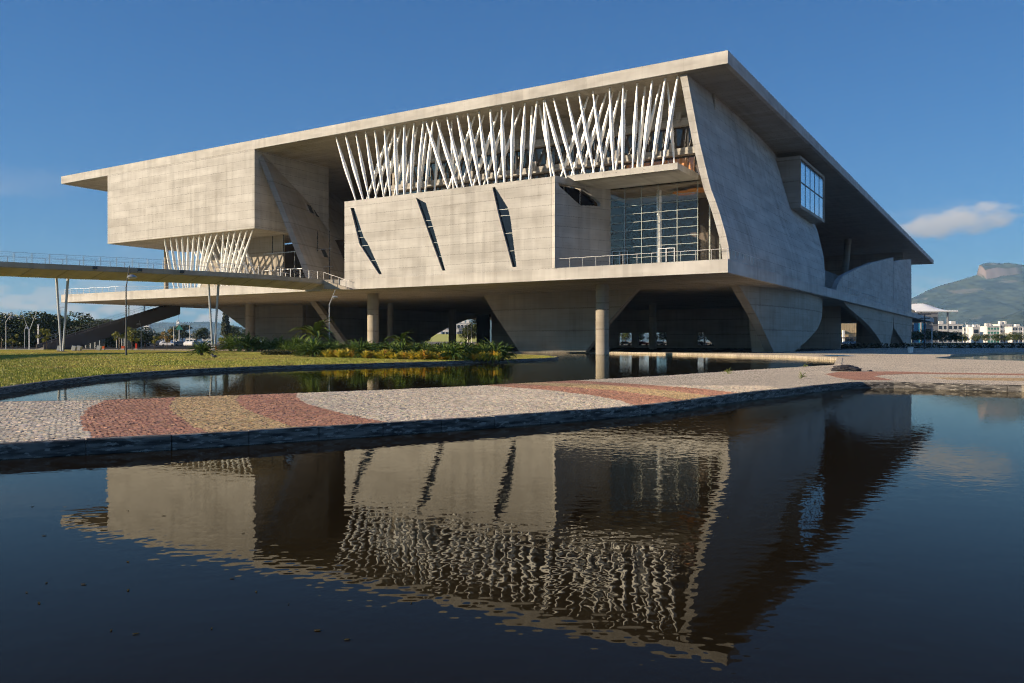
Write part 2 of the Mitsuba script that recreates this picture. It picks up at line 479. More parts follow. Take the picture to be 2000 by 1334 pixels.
pk = thing('promenade_kerb', 'weathered dark granite kerb along the near pool', 'kerb', kind='structure')
kerb_line(pk, [(-13, 7.9)] + NEAR[2:19] + [(34, 20.2)], .16, -.5, .212, 1.1, 1)
ik = thing('lawn_kerb', 'dark curved kerb around the lawn peninsula', 'kerb', kind='structure')
kerb_line(ik, ISL, .22, -.5, .195, 1.6, 1)
fk = thing('plaza_kerb', 'pale sunlit kerb on the far side of the pool', 'kerb', kind='structure')
lsf = LineString([(19.82, 49.5)] + FAR)
put(fk, ext(lsf.buffer(.2, cap_style=2), -.4, .225), 'mat_pave_white')


def lawn_z(x, y):
    p = shapely.points(x, y)
    d = shapely.distance(p, lawn_poly.exterior)
    return .17 + .29 * np.clip(d / 14, 0, 1) ** .8 + .06 * (meshkit.fbm(np.stack([x * .2, y * .2, 0 * x], -1), 3, 1) - .5) * np.clip(d / 2, 0, 1)


def draped(poly, zf, ds):
    x0, y0, x1, y1 = poly.bounds
    V, Fc, at_ = [], [], 0
    for x in np.arange(x0, x1, ds):
        for y in np.arange(y0, y1, ds):
            c = sbox(x, y, x + ds, y + ds).intersection(poly)
            for g in getattr(c, 'geoms', [c]):
                if g.geom_type == 'Polygon' and g.area > 1e-4:
                    v, f = tri(g)
                    V.append(v)
                    Fc.append(f + at_)
                    at_ += len(v)
    v = np.vstack(V)
    return merged(trimesh.Trimesh(np.c_[v, zf(v[:, 0], v[:, 1])], np.vstack(Fc), process=False))


lawn = thing('lawn', 'yellow green lawn peninsula with dry patches', 'lawn', kind='structure')
put(lawn, draped(lawn_poly.intersection(sbox(-75, 10, 30, 140)), lawn_z, 2.0), LAWN, smooth=True)
part(lawn, 'outer_lawn', draped(lawn_poly.difference(sbox(-75, 10, 30, 140)), lawn_z, 12.0), LAWN)

# short grass blades
gn = 110000
gy_ = 22 + 58 * rng.random(gn) ** 1.6
gx_ = rng.uniform(-.66, .06, gn) * gy_
ok = shapely.contains_xy(lawn_poly.buffer(-.15), gx_, gy_)
gx_, gy_ = gx_[ok], gy_[ok]
gz_ = lawn_z(gx_, gy_)
pat = meshkit.fbm(np.stack([gx_ * .35, gy_ * .35, 0 * gx_], -1), 4, 5)
keep = rng.random(len(gx_)) < np.clip(1.9 * (pat - .18), .15, 1)
gx_, gy_, gz_, pat = gx_[keep], gy_[keep], gz_[keep], pat[keep]
m_ = len(gx_)
GV, GC = [], []
for _ in range(3):
    an, h = rng.uniform(0, 6.283, m_), rng.uniform(.03, .085, m_)
    le = rng.uniform(-.5, .5, (m_, 2))
    o = rng.normal(0, .05, (m_, 2))
    bx_, by_ = gx_ + o[:, 0], gy_ + o[:, 1]
    w = .016
    GV.append(np.stack([np.stack([bx_ - w * np.cos(an), by_ - w * np.sin(an), gz_ - .01], 1), np.stack([bx_ + w * np.cos(an), by_ + w * np.sin(an), gz_ - .01], 1),
                        np.stack([bx_ + le[:, 0] * h, by_ + le[:, 1] * h, gz_ + h], 1)], 1))
    dry = np.clip(rng.normal(.35, .25, m_) + 1.0 * (.5 - pat), 0, 1)[:, None]
    c = np.array([.26, .30, .035]) * (1 - dry) + np.array([.50, .40, .11]) * dry
    GC.append(np.repeat(c * rng.uniform(.7, 1.3, (m_, 1)), 3, 0))
gr = thing('lawn_grass', 'short yellow green grass blades growing on the lawn', 'grass', kind='stuff')
GV = np.concatenate(GV)
put(gr, trimesh.Trimesh(GV.reshape(-1, 3), np.arange(3 * len(GV)).reshape(-1, 3), process=False), VLEAF, color=np.concatenate(GC))

far = thing('ground', 'flat far ground around the site', 'ground', kind='structure')
big = sbox(-6400, -2950, 6400, 8750).difference(rect.buffer(-.5))
put(far, ext(big, -.3, .185), GROUND)
park = thing('parking_ground', 'asphalt parking area behind the lawn', 'asphalt', kind='structure')
put(park, ext(Polygon([(-330, 175), (-62, 150), (-40, 250), (-60, 420), (-330, 420)]), .2005, .205), ASPH)

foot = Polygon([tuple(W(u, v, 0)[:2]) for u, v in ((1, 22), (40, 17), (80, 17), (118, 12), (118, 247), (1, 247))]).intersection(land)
uf = thing('undercroft_shade', 'added dark floor sheet standing in for shade under the raised terrace', 'pavement', kind='structure')
put(uf, ext(foot, .2005, .2045), UNDER)  # sheet added over the paving to darken the space below the terrace
# ------------------------------------------------------------------ the concrete arts building
B = thing('arts_building', 'huge raw concrete arts building raised on curved walls under one flat roof', 'building')


def bp(name, mesh, m, smooth=False, label=None, **k):
    return part(B, name, mesh, m, smooth, label, **k)


def chamfer_slab(u0, u1, v0, v1, z0, z1, c=.03):
    q = [(u0, v0), (u1, v0), (u1, v1), (u0, v1)]
    s = [(1, 1), (-1, 1), (-1, -1), (1, -1)]
    r = [(a + c * i, b + c * j) for (a, b), (i, j) in zip(q, s)]
    return cat([hexa([W(a, b, z0) for a, b in r] + [W(a, b, z0 + c) for a, b in q]), hexa([W(a, b, z0 + c) for a, b in q] + [W(a, b, z1 - c) for a, b in q]),
                hexa([W(a, b, z1 - c) for a, b in q] + [W(a, b, z1) for a, b in r])])


roof = bp('roof', chamfer_slab(0, 119.1, 0, 247.4, ZR0 + .004, ZR1), FASC, label='long flat concrete roof slab with deep overhang')
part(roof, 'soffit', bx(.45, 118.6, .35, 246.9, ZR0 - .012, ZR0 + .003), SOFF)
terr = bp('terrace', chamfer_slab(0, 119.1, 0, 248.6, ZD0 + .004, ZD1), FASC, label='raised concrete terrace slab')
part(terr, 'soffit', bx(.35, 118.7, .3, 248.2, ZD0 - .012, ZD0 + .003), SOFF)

# upper left block, flush with the roof edge
lb = bp('upper_block', cat([bx(69.2, 105.2, .012, .5, 18.05, ZR0), bx(69.2, 69.7, .5, 15, 18.05, ZR0), bx(104.7, 105.2, .5, 15, 18.05, ZR0), bx(69.7, 104.7, 14.5, 15, 18.05, ZR0)]), CONC,
        label='plain sunlit concrete block under the left end of the roof')
part(lb, 'soffit', bx(69.22, 105.18, .02, 15.02, 17.99, 18.05), SOFF)
bp('column', spin(W(101.5, 8.5, 0)[:2], [(0, ZD1), (.38, ZD1), (.38, 18.0), (0, 18.0)], 20), CONC2, smooth=40)

# leaning wall beside it, a ruled surface between two plan curves
TC = np.array([(69.4, 1.5), (72.2, 9.7), (79, 22), (88, 38), (98, 56), (108, 76)])
BC = np.array([(58.9, 1.5), (62.5, 12), (68, 25), (76, 40), (85.5, 58), (95, 78)])


def ruled(s, z, w):
    k = np.linspace(0, 1, len(TC))
    tt = np.stack([np.interp(s, k, TC[:, i]) for i in (0, 1)], 1)
    bb = np.stack([np.interp(s, k, BC[:, i]) for i in (0, 1)], 1)
    a = ((np.asarray(z) - ZD1) / (ZR0 - ZD1))[:, None]
    q = bb * (1 - a) + tt * a + np.asarray(w)[:, None] * np.array([.5, -.87])
    return W(q[:, 0], q[:, 1], z)


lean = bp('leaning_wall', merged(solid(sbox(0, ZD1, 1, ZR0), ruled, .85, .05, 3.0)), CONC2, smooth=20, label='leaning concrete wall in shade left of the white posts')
for (s_, z_) in [(.19, 22.13), (.226, 21.86), (.145, 14.93)]:
    w_ = part(lean, 'window', solid(sbox(s_ - .015, z_ - .65, s_ + .015, z_ + .65), ruled, -.09, .05, 3.0), DARKM)
    part(w_, 'frame', solid(sbox(s_ - .018, z_ - .78, s_ + .018, z_ + .78).difference(sbox(s_ - .015, z_ - .66, s_ + .015, z_ + .66)), ruled, -.16, .05, 3.0), CONC2)

# middle block with its three slanting slit windows
slits = [[(50.6, 19.3), (50.06, 19.25), (48.35, 15.27), (47.64, 14.41), (45.28, 10.35), (45.71, 10.37), (49.06, 14.5)],
         [(39.57, 19.64), (38.12, 18.87), (37.08, 16.04), (35.11, 10.35), (35.5, 10.37), (37.47, 14.79)],
         [(28.13, 19.8), (27.84, 19.83), (26.06, 17.25), (25.71, 16.08), (24.87, 10.3), (25.36, 10.32), (27.27, 16.51)]]
UM0, UM1, ZM = 20.16, 51.72, 20.28
face = sbox(UM0, ZD1, UM1, ZM)
holes = [Polygon(s).buffer(.04, join_style=2) for s in slits]
fn_front = plane_fn((0, .06), (1, .06))
mb = bp('front_block', solid(face.difference(unary_union(holes)), fn_front, .55, 4.0, 40), CONC, label='sunlit concrete block with three slanting slit windows')
part(mb, 'side_wall', bx(UM1 - .5, UM1 - .004, .62, 12, ZD1, ZM), CONC)
part(mb, 'top', bx(UM0 + 1.2, UM1 - .51, .62, 9, ZM - .4, ZM - .02), CONC2)
part(mb, 'room_wall', bx(UM0 + 4.5, UM1 - .55, 4.2, 4.4, ZD1, ZM - .42), INSHADE)
bars = [[(16.2, .0), (15.35, .0), (14.2, 0), (12.2, 0)], [(16.7, 0), (15.9, 0), (13.9, 0), (12.1, 0)], [(17.15, 0), (16.4, 0), (14.3, 0), (12.2, 0)]]
for h_, bs in zip(holes, bars):
    w_ = part(mb, 'slit_window', solid(h_.buffer(-.001), plane_fn((0, .36), (1, .36)), .012, 60), DGLASS)
    part(w_, 'frame', solid(h_.difference(h_.buffer(-.06)), plane_fn((0, .30), (1, .30)), .1, 60), DARKM)
    for z_, _ in bs:
        c = h_.intersection(sbox(0, z_ - .03, 60, z_ + .03))
        if c.area > 0:
            part(w_, 'glazing_bar', solid(c, plane_fn((0, .27), (1, .27)), .08, 60), MULL)
# its right hand return, turned inwards, with the angular window
SA, SB = (20.16, .06), (16.57, 7.3)
Ls = math.hypot(SA[0] - SB[0], SA[1] - SB[1])
fn_side = plane_fn(SA, SB)
sw = Polygon([(.48, 19.5), (4.15, 19.28), (6.47, 17.84), (6.51, 17.42), (3.56, 17.25), (.57, 19.2)])
ret = part(mb, 'return_wall', solid(sbox(.02, ZD1, Ls, ZM - .01).difference(sw), fn_side, .6, 2.2, 40), CONC)
aw = part(mb, 'corner_window', solid(sw.buffer(-.001), plane_fn((SA[0] + .42, SA[1]), (SB[0] + .42, SB[1])), .012, 60), DGLASS)
for s_ in (2.0, 4.3):
    part(aw, 'glazing_bar', solid(sw.intersection(sbox(s_ - .04, 0, s_ + .04, 40)), plane_fn((SA[0] + .33, SA[1]), (SB[0] + .33, SB[1])), .08, 60), GALV)

# balcony slab right of the block
shelf = Polygon([(18.3, 20.14), (5.28, 20.14), (5.28, 19.46), (17.2, 19.46)])
bal = bp('balcony', solid(shelf, plane_fn((0, .02), (1, .02)), 6.5, 60), FASC, label='concrete balcony slab jutting out below the white posts')
for u_ in (15.4, 12.2, 9.0):
    part(bal, 'form_hole', tube([W(u_, .0, 19.85), W(u_, .06, 19.85)], .05, 8), DARKM)

# glazed foyer under the balcony
fo = bp('foyer_glazing', solid(sbox(5.4, ZD1, 16.5, 19.46), plane_fn((0, 7.0), (1, 7.0)), .015, 60), GLASS, label='tall glass wall under the balcony')
for u_ in (16.3, 14.2, 12.15, 10.1, 7.85, 5.47):
    part(fo, 'mullion', bx(u_ - .03, u_ + .03, 6.86, 6.98, ZD1, 19.45), MULL if u_ < 13 else GALV)
for z_ in (18.18, 17.34, 16.37, 15.41, 14.45, 13.49, 12.55, 11.3):
    part(fo, 'transom', bx(5.4, 16.5, 6.84, 6.97, z_ - .026, z_ + .026), MULL)
for u_ in (9.1, 14.8):
    part(fo, 'door_frame', cat([bx(u_ - 1, u_ - .92, 6.76, 6.84, ZD1, 12.1), bx(u_ + .92, u_ + 1, 6.76, 6.84, ZD1, 12.1), bx(u_ - .05, u_ + .05, 6.76, 6.84, ZD1, 12.1), bx(u_ - 1, u_ + 1, 6.76, 6.84, 12.1, 12.18)]), GALV)
sg = part(fo, 'side_glazing', solid(sbox(7.2, ZD1, 14, 19.46), lambda s, z, w: W(5.25 - w - .28 * (np.asarray(s) - 7.2), s, z), .015, 60), GLASS)
for v_ in (9, 11, 13):
    part(sg, 'mullion', bx(5.25 - .28 * (v_ - 7.2), 5.4 - .28 * (v_ - 7.2), v_, v_ + .14, ZD1, 19.45), MULL)
bp('foyer_column', spin(W(11.0, 9.5, 0)[:2], [(0, ZD1), (.3, ZD1), (.3, 19.4), (0, 19.4)], 18), WHITE, smooth=40)
bp('foyer_wall', bx(4.6, 19, 17, 17.3, ZD1, 19.4), INSHADE)
bp('foyer_wall', bx(19, 19.3, 8.5, 17.3, ZD1, 19.4), INSHADE)
bp('foyer_ceiling', bx(4.2, 18, 7.05, 17, 19.3, 19.44), CONC2)
for (u_, v_) in ((8.2, 10.2), (6.2, 9.4)):
    bp('ceiling_panel', spin(W(u_, v_, 0)[:2], [(0, 18.78), (1.3, 18.78), (1.35, 18.9), (0, 18.9)], 24), ORANGE, label='orange ceiling disc inside the foyer')

# upper gallery behind the white posts
VG = 9.0
bp('gallery_floor', bx(5.4, 51, 6.6, 14, 19.6, 20.1), CONC2)
bp('gallery_glazing', solid(sbox(4.6, 20.2, 50.5, 27.2), plane_fn((0, VG), (1, VG)), .015, 60), GLASS)
bp('gallery_back_wall', bx(4.6, 51, 15, 15.3, 20.1, ZR0 - .02), INSHADE)
bp('gallery_end_wall', bx(50.6, 51, VG, 15, 20.1, ZR0 - .02), CONC2)
bp('gallery_top_wall', bx(4.2, 50.5, VG - .1, VG + .3, 27.25, ZR0 - .02), SOFF, label='shaded concrete strip under the roof behind the posts')
for z0, z1, vv in ((26.2, 27.05, VG - .7), (22.85, 23.6, VG - .9)):
    sp = bp('gallery_parapet', bx(4.6, 50.5, vv, VG - .05, z0, z1), CONC, label='concrete parapet band of the gallery')
    for i, u_ in enumerate(np.arange(6, 50, 2.35)):
        u_ += rng.uniform(-.5, .5)
        hh = rng.uniform(.25, .8)
        part(sp, 'corbel', hexa([W(a, b, z1 - .45) for a, b in ((u_, vv - .3), (u_ + .5, vv - .3), (u_ + .5, vv), (u_, vv))] +
                                [W(a - .15, b, z1 + hh) for a, b in ((u_, vv - .3), (u_ + .5, vv - .3), (u_ + .5, vv), (u_, vv))]), CONC)
for u_ in np.arange(5, 50, 2.3):
    bp('gallery_mullion', bx(u_ - .04, u_ + .04, VG - .08, VG - .005, 20.2, 27.2), DARKM)
bp('orange_wall', bx(6.8, 15.2, VG + .6, VG + .8, 20.9, 22.75), ORANGE, label='orange wall behind the right hand posts')

# white tapered posts in two rows
FRONT = [(54.18, 50.47), (52.41, 49.2), (50.56, 48.13), (48.84, 46.89), (47.24, 45.66), (45.58, 44.54), (43.85, 43.38), (42.24, 42.28), (40.66, 41.24), (39.18, 40.12), (37.64, 38.93),
         (38.77, 35.22), (37.16, 33.79), (35.52, 32.87), (33.94, 31.65), (32.37, 30.49), (30.72, 29.34), (29.07, 28.17), (27.45, 27.06), (25.84, 26.09), (24.22, 24.86), (22.61, 23.74),
         (21.75, 20.72), (21.59, 18.76), (20.45, 17.69), (18.76, 16.41), (17.18, 15.27), (15.46, 14.08), (13.42, 12.94), (11.8, 11.88), (10.16, 10.71), (8.45, 9.61), (6.98, 8.51), (5.6, 7.31)]
BACKR = [(46.06, 50.28), (45.19, 48.82), (44.15, 47.3), (42.69, 45.45), (41.42, 43.72), (39.76, 41.17), (37.72, 38.69), (35.95, 35.64), (32.44, 36.75), (31.07, 34.69), (29.01, 32.9),
         (27.73, 31.3), (25.79, 29.72), (24.23, 24.44), (23.25, 21.05), (16.82, 20.51), (15.6, 19.18), (14.58, 17.92), (13.77, 16.43), (12.9, 15.47), (12.1, 13.52), (9.92, 10.88),
         (8.15, 10.76), (7.33, 6.53)]


def spindle(a, b, r0, r1, sides=6, rot=0):
    a, b = np.array(a), np.array(b)
    k = np.array([0, .45, .55, 1.0])
    return tube([a + (b - a) * t for t in k], [r0, r1, r1, r0], sides)


for i, (ut, ub) in enumerate(FRONT):
    zb = ZM - .05 if ub > UM0 else 20.1
    k_ = rng.uniform(.86, 1.14)
    bp('white_post', spindle(W(ut, 1.0, ZR0 - .02), W(ub, 1.0, zb), .10 * k_, .285 * k_), WHITE)
for i, (ut, ub) in enumerate(BACKR):
    zb = ZM - .05 if ub > UM0 else 20.1
    k_ = rng.uniform(.86, 1.14)
    bp('white_post', spindle(W(ut, 2.6, ZR0 - .02), W(ub, 2.6, zb), .09 * k_, .25 * k_), WHITE)
# conical white core seen among the left posts
LOW = [(91.13, 90.9), (89.63, 89.73), (88.16, 88.57), (86.7, 88.05), (85.26, 87.54), (83.83, 86.87), (82.42, 85.89), (81.03, 85.08), (79.65, 84.89), (78.29, 84.7), (76.95, 79.51),
       (75.62, 79.47), (74.31, 78.99), (73.01, 78.22), (71.72, 77.46), (70.45, 76.7)]
for ut, ub in LOW:
    bp('lower_post', spindle(W(ut, .8, 18.0), W(ub, 2.5, ZD1), .09, .24), WHITE)
for k in range(9):
    ut = 88 - 1.45 * k
    bp('lower_post', spindle(W(ut, 3.2, 18.0), W(ut - 3.2, 4.6, ZD1), .09, .2), WHITE)
bp('lower_lobby_wall', bx(71, 90.5, 7.2, 7.4, ZD1, 17.98), CONC2)
bp('lower_lobby_glazing', solid(sbox(60.5, ZD1, 75.0, 17.9), plane_fn((0, 6.9), (1, 7.9)), .015, 60), GLASS)
for u_ in np.arange(61, 75, 2.4):
    bp('lower_lobby_mullion', bx(u_ - .04, u_ + .04, 6.75 + u_ / 60. * .0, 6.85, ZD1, 17.9), DARKM)
for z_ in (12.6, 15.2):
    bp('lower_lobby_transom', bx(60.5, 75, 6.74, 6.84, z_ - .04, z_ + .04), GALV)
bp('lower_lobby_back', bx(67, 100, 16.2, 16.4, ZD1, 17.98), INSHADE)

# great leaning curved wall on the right flank
PZ, PU = [9.8, 11, 12.6, 15.3, 17.3, 22.1, 29.5], [-.02, .06, .41, 1.2, 1.95, 3.1, 4.5]


def flank_u(v, z):
    return np.interp(z, PZ, PU) + .0013 * np.clip(v - 12, 0, None) ** 2 * np.clip((z - 9.9) / 19.5, 0, 1) ** 2 + .05


def flank(s, z, w):
    return W(flank_u(np.asarray(s), np.asarray(z)) + np.asarray(w), s, z)


rw_poly = Polygon([(.7, ZD1), (49, ZD1), (52.3, 13), (55.4, 15), (58.2, 16.9), (62, 20), (63.4, 23), (64, 29.44), (.7, 29.44)])
rw = bp('flank_wall', merged(solid(rw_poly, flank, .75, 2.2, 1.3)), CONC, smooth=25, label='tall leaning curved concrete wall on the right flank')
# oriel window box on it
ob = part(rw, 'window_box', cat([bx(1.8, 5.6, 41.0, 41.4, 20.9, 28.45), bx(1.8, 5.6, 58.2, 58.6, 20.9, 28.45), bx(1.8, 5.6, 41.4, 58.2, 28.05, 28.45), bx(1.8, 5.6, 41.4, 58.2, 20.9, 21.35)]), CONC2)
part(ob, 'pane', bx(1.93, 1.94, 41.4, 58.2, 21.35, 28.05), MIRG)
for v_ in np.linspace(41.4, 58.2, 6)[1:-1]:
    part(ob, 'glazing_bar', bx(1.88, 1.925, v_ - .06, v_ + .06, 21.35, 28.05), DARKM)
part(ob, 'glazing_bar', bx(1.87, 1.92, 41.4, 58.2, 24.65, 24.82), DARKM)

# two further flank walls
w2 = bp('flank_wall', solid(Polygon([(60, ZD1), (61.5, 10.9), (63.4, 11.76), (66.5, 12.7), (70.8, 13.4), (80, 14.9), (91, 16.5), (101, 17.9), (112.6, 19.2), (135, 21.9), (135, ZD1)]),
                            lambda s, z, w: W(.32 + np.asarray(w), s, z), .8, 4, 40), CONC, label='far concrete wall whose top edge sweeps up from the terrace')
w3 = bp('flank_wall', solid(Polygon([(137, ZD1), (137, 21), (150, 22.6), (177, 25.1), (178, ZD1)]), lambda s, z, w: W(.5 + np.asarray(w), s, z), .8, 4, 40), CONC, label='last concrete wall at the far end of the right flank')
bp('hall_wall', bx(52, 53, 40, 230, ZD1, ZR0 - .02), CONC2)
bp('hall_wall', bx(5, 52, 200, 201, ZD1, ZR0 - .02), CONC2)
bp('hall_wall', bx(6.2, 52, 30, 31, ZD1, ZR0 - .02), CONC2)
bp('hall_front', solid(sbox(66, ZD1, 180, 19.5), lambda s, z, w: W(16 + np.asarray(w), s, z), .5, 60), CONC)
bp('slanted_column', tube([W(20, 84, 19), W(17, 90, ZR0 - .02)], .9, 12), CONC2, smooth=40)
bp('slanted_column', tube([W(14, 150, 18), W(14, 156, ZR0 - .02)], .9, 12), CONC2, smooth=40)

# ---- below the terrace: walls that come down to the plaza, and columns
ZG = .19


def leg_u(v):
    return np.interp(v, [15, 17.6, 22, 27.3, 34, 42, 50, 57], [4.6, 4.0, 3.0, 2.2, 1.4, 1.0, 1.15, 1.7])


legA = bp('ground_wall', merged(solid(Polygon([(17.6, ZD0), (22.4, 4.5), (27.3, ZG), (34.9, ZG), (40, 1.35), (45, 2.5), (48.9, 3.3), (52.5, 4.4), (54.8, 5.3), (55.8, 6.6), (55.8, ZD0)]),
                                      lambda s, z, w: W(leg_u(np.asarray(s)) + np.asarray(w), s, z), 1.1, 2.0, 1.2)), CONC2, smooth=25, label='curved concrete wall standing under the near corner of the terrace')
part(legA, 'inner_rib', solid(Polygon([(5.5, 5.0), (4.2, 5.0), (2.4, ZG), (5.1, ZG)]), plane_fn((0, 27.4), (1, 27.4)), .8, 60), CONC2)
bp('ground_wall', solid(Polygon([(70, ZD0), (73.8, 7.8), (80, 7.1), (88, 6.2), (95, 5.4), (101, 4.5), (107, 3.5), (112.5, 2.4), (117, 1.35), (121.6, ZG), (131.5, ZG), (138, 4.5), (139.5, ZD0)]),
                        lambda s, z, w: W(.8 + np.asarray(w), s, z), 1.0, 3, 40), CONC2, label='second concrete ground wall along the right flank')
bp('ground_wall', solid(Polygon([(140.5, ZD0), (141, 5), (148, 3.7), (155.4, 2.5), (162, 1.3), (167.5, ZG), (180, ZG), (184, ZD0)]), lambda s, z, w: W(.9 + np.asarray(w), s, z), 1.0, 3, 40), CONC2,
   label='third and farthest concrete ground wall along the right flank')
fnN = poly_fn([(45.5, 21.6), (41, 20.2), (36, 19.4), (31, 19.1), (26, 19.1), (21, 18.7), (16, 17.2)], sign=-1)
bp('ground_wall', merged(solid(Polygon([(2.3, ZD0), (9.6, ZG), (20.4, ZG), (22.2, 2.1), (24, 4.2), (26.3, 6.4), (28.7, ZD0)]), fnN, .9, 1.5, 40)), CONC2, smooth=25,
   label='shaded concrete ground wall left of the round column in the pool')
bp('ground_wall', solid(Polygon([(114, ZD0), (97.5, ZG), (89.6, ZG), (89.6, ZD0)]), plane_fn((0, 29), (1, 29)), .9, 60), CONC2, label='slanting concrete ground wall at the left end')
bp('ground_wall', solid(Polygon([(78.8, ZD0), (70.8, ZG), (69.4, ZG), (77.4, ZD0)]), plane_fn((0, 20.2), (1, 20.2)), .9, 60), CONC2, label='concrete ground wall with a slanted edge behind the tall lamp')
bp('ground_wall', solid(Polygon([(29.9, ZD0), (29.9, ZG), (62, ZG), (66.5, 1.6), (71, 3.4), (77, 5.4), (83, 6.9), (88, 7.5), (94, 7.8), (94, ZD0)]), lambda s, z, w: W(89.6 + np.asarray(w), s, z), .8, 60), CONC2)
core = sbox(4, ZG, 84.3, ZD0).difference(unary_union([sbox(47.4, .72, 50.4, 3.5), sbox(42.8, .72, 45.8, 3.5), sbox(39.3, .72, 41.8, 3.5), sbox(31.1, .72, 32.5, 3.5), Polygon([(30.8, 2.8), (30.8, .72), (28.8, .72)])]))
bp('added_core_wall', solid(core, plane_fn((0, 86), (1, 86)), .4, 60), CONC2)  # back walls added as blockers so the undercroft stays dark
bp('added_core_wall', bx(4.2, 12.2, 200, 200.4, ZG, ZD0), CONC2)
bp('added_core_wall', bx(5, 11, 150, 150.4, ZG, ZD0), CONC2)
bp('stair_glass', solid(sbox(74.6, ZG, 78.2, 7.6), plane_fn((0, 70.5), (1, 70.5)), .02, 60), SOLAR)
for u_, v_, r_, z_ in ((17.6, 8.0, .80, -.4), (53.7, 8.0, .80, .2), (93.8, 20.3, .85, .2), (78.7, 62.0, .8, .2), (32, 60, .7, .2), (71.5, 33, .55, .2)):
    cc = bp('round_column', spin(W(u_, v_, 0)[:2], [(0, z_), (r_, z_), (r_, ZD0 - .02), (0, ZD0 - .02)], 32), CONC2, smooth=40)
    if u_ in (17.6, 53.7):
        for z_ in (3.05, 5.4):
            part(cc, 'pour_joint', spin(W(u_, v_, 0)[:2], [(r_ - .02, z_), (r_ + .006, z_), (r_ + .006, z_ + .035), (r_ - .02, z_ + .035)], 32), JOINT)

# ---- railings on the terrace
def railing(name, pts, posts, h=1.05, wires=(.28, .52, .76), m=None, rp=.028, label=None, flat=True, wire_r=.012):
    """Posts at the given points, handrail and wires along the line."""
    m = m or RAIL
    r = bp(name, tube([np.add(p, (0, 0, h)) for p in pts], .03, 6), m, label=label)
    for p in posts:
        part(r, 'post', tube([p, np.add(p, (0, 0, h))], rp, 6), m)
    for w in wires:
        part(r, 'wire', tube([np.add(p, (0, 0, w)) for p in pts], wire_r, 4), m)


railing('front_railing', [W(19.8, .25, ZD1), W(.12, .25, ZD1)], [W(u, .25, ZD1) for u in np.arange(19.6, .1, -1.62)], wires=(), label='thin steel railing on the terrace edge below the glass wall')
railing('side_railing', [W(.12, .25, ZD1), W(.12, 12.2, ZD1)], [W(.12, v, ZD1) for v in (.25, 12.2)], wires=(), label='short railing round the terrace corner')
for i in range(7):
    bp('corner_baluster', bx(.06, .24, 1.45 + 1.36 * i, 1.60 + 1.36 * i, ZD1 + .004, ZD1 + 1.0), MULL)
railing('far_railing', [W(.15, 62, ZD1), W(.15, 110, ZD1)], [W(.15, v, ZD1) for v in np.arange(62, 111, 2.4)], wires=(.5,), m=GALV)
railing('left_railing', [W(118.6, .4, ZD1), W(104, 1.2, ZD1), W(96, 5, ZD1), W(93, 9, ZD1)], [W(118.6 - 1.8 * i, .4 + .05 * i, ZD1) for i in range(9)], h=.95, wires=(.3, .6), label='glazed railing on the left end of the terrace')
# ------------------------------------------------------------------ footbridge, stair
fb = thing('footbridge', 'curved concrete footbridge leading to the terrace on the left', 'bridge')
PATH = [(-46, 18), (-56, 34), (-62, 48), (-64, 62), (-61, 74), (-54.2, 83.2), (-48.7, 87.4), (-44, 90.4), (-39.4, 93.5), (-34, 97.6), (-29, 103.2), (-25.4, 109.4)]  # unseen left run is bent so that its shadow crosses the lawn
fine = np.array(LineString(PATH).interpolate(0).coords)
pp = np.array(PATH)
tt = np.r_[0, np.cumsum(np.linalg.norm(np.diff(pp, axis=0), axis=1))]
from scipy.interpolate import CubicSpline
cs = CubicSpline(tt, pp)
ts = np.linspace(0, tt[-1], 70)
nearp = cs(ts)
tan = cs(ts, 1)
tan /= np.linalg.norm(tan, axis=1, keepdims=True)
nor = np.stack([-tan[:, 1], tan[:, 0]], 1)                       # to the far side
ZB = 9.9


def sweep(profile, closed=True):
    """Sweep (offset to the far side, z) along the bridge edge."""
    pr = np.array(profile)
    V = np.stack([np.c_[nearp + nor * o, np.full(len(nearp), z)] for o, z in pr], 1)
    n, k = V.shape[:2]
    f = []
    for i in range(n - 1):
        for j in range(k if closed else k - 1):
            a, b = i * k + j, i * k + (j + 1) % k
            f += [[a, b, b + k], [a, b + k, a + k]]
    f += [[0, j, j + 1] for j in range(1, k - 1)] + [[(n - 1) * k, (n - 1) * k + j + 1, (n - 1) * k + j] for j in range(1, k - 1)]
    return trimesh.Trimesh(V.reshape(-1, 3), np.array(f), process=False)


part(fb, 'deck', sweep([(0, ZB), (0, ZB - .58), (2.2, ZB - 1.28), (3.6, ZB - 1.28), (5.8, ZB - .58), (5.8, ZB)]), CONC2, label='concrete deck with a keel shaped underside')
rb = part(fb, 'railing', cat([tube([(*(p + n_ * .15), ZB + 1.05) for p, n_ in zip(nearp, nor)], .022, 5, cap=False), tube([(*(p + n_ * 5.65), ZB + 1.05) for p, n_ in zip(nearp, nor)], .022, 5, cap=False)]), RAIL)
for h in (.16, .33, .5, .67, .84):
    part(rb, 'wire', tube([(*(p + n_ * .15), ZB + h) for p, n_ in zip(nearp, nor)], .009, 3, cap=False), RAIL)
for o in (.15, 5.65):
    for t_ in np.arange(2, tt[-1] - .5, 1.62):
        p = cs(t_)
        d = cs(t_, 1)
        d /= np.linalg.norm(d)
        x, y = p + np.array([-d[1], d[0]]) * o
        part(rb, 'post', wb(x, y, ZB, .07, .045, 1.05, math.atan2(d[1], d[0])), WHITE if o < 1 else RAIL)
for (x, y) in ((-51.2, 92.6), (-37.2, 101.4)):
    v_ = part(fb, 'pier', wb(x, y, .2, 1.0, .8, .32, .5), CONC2)
    for s in (-1, 1):
        part(v_, 'leg', tube([(x + .10 * s, y, .45), (x + .55 * s, y + .2 * s, ZB - 1.1)], [.11, .15], 8), GALV, smooth=40)
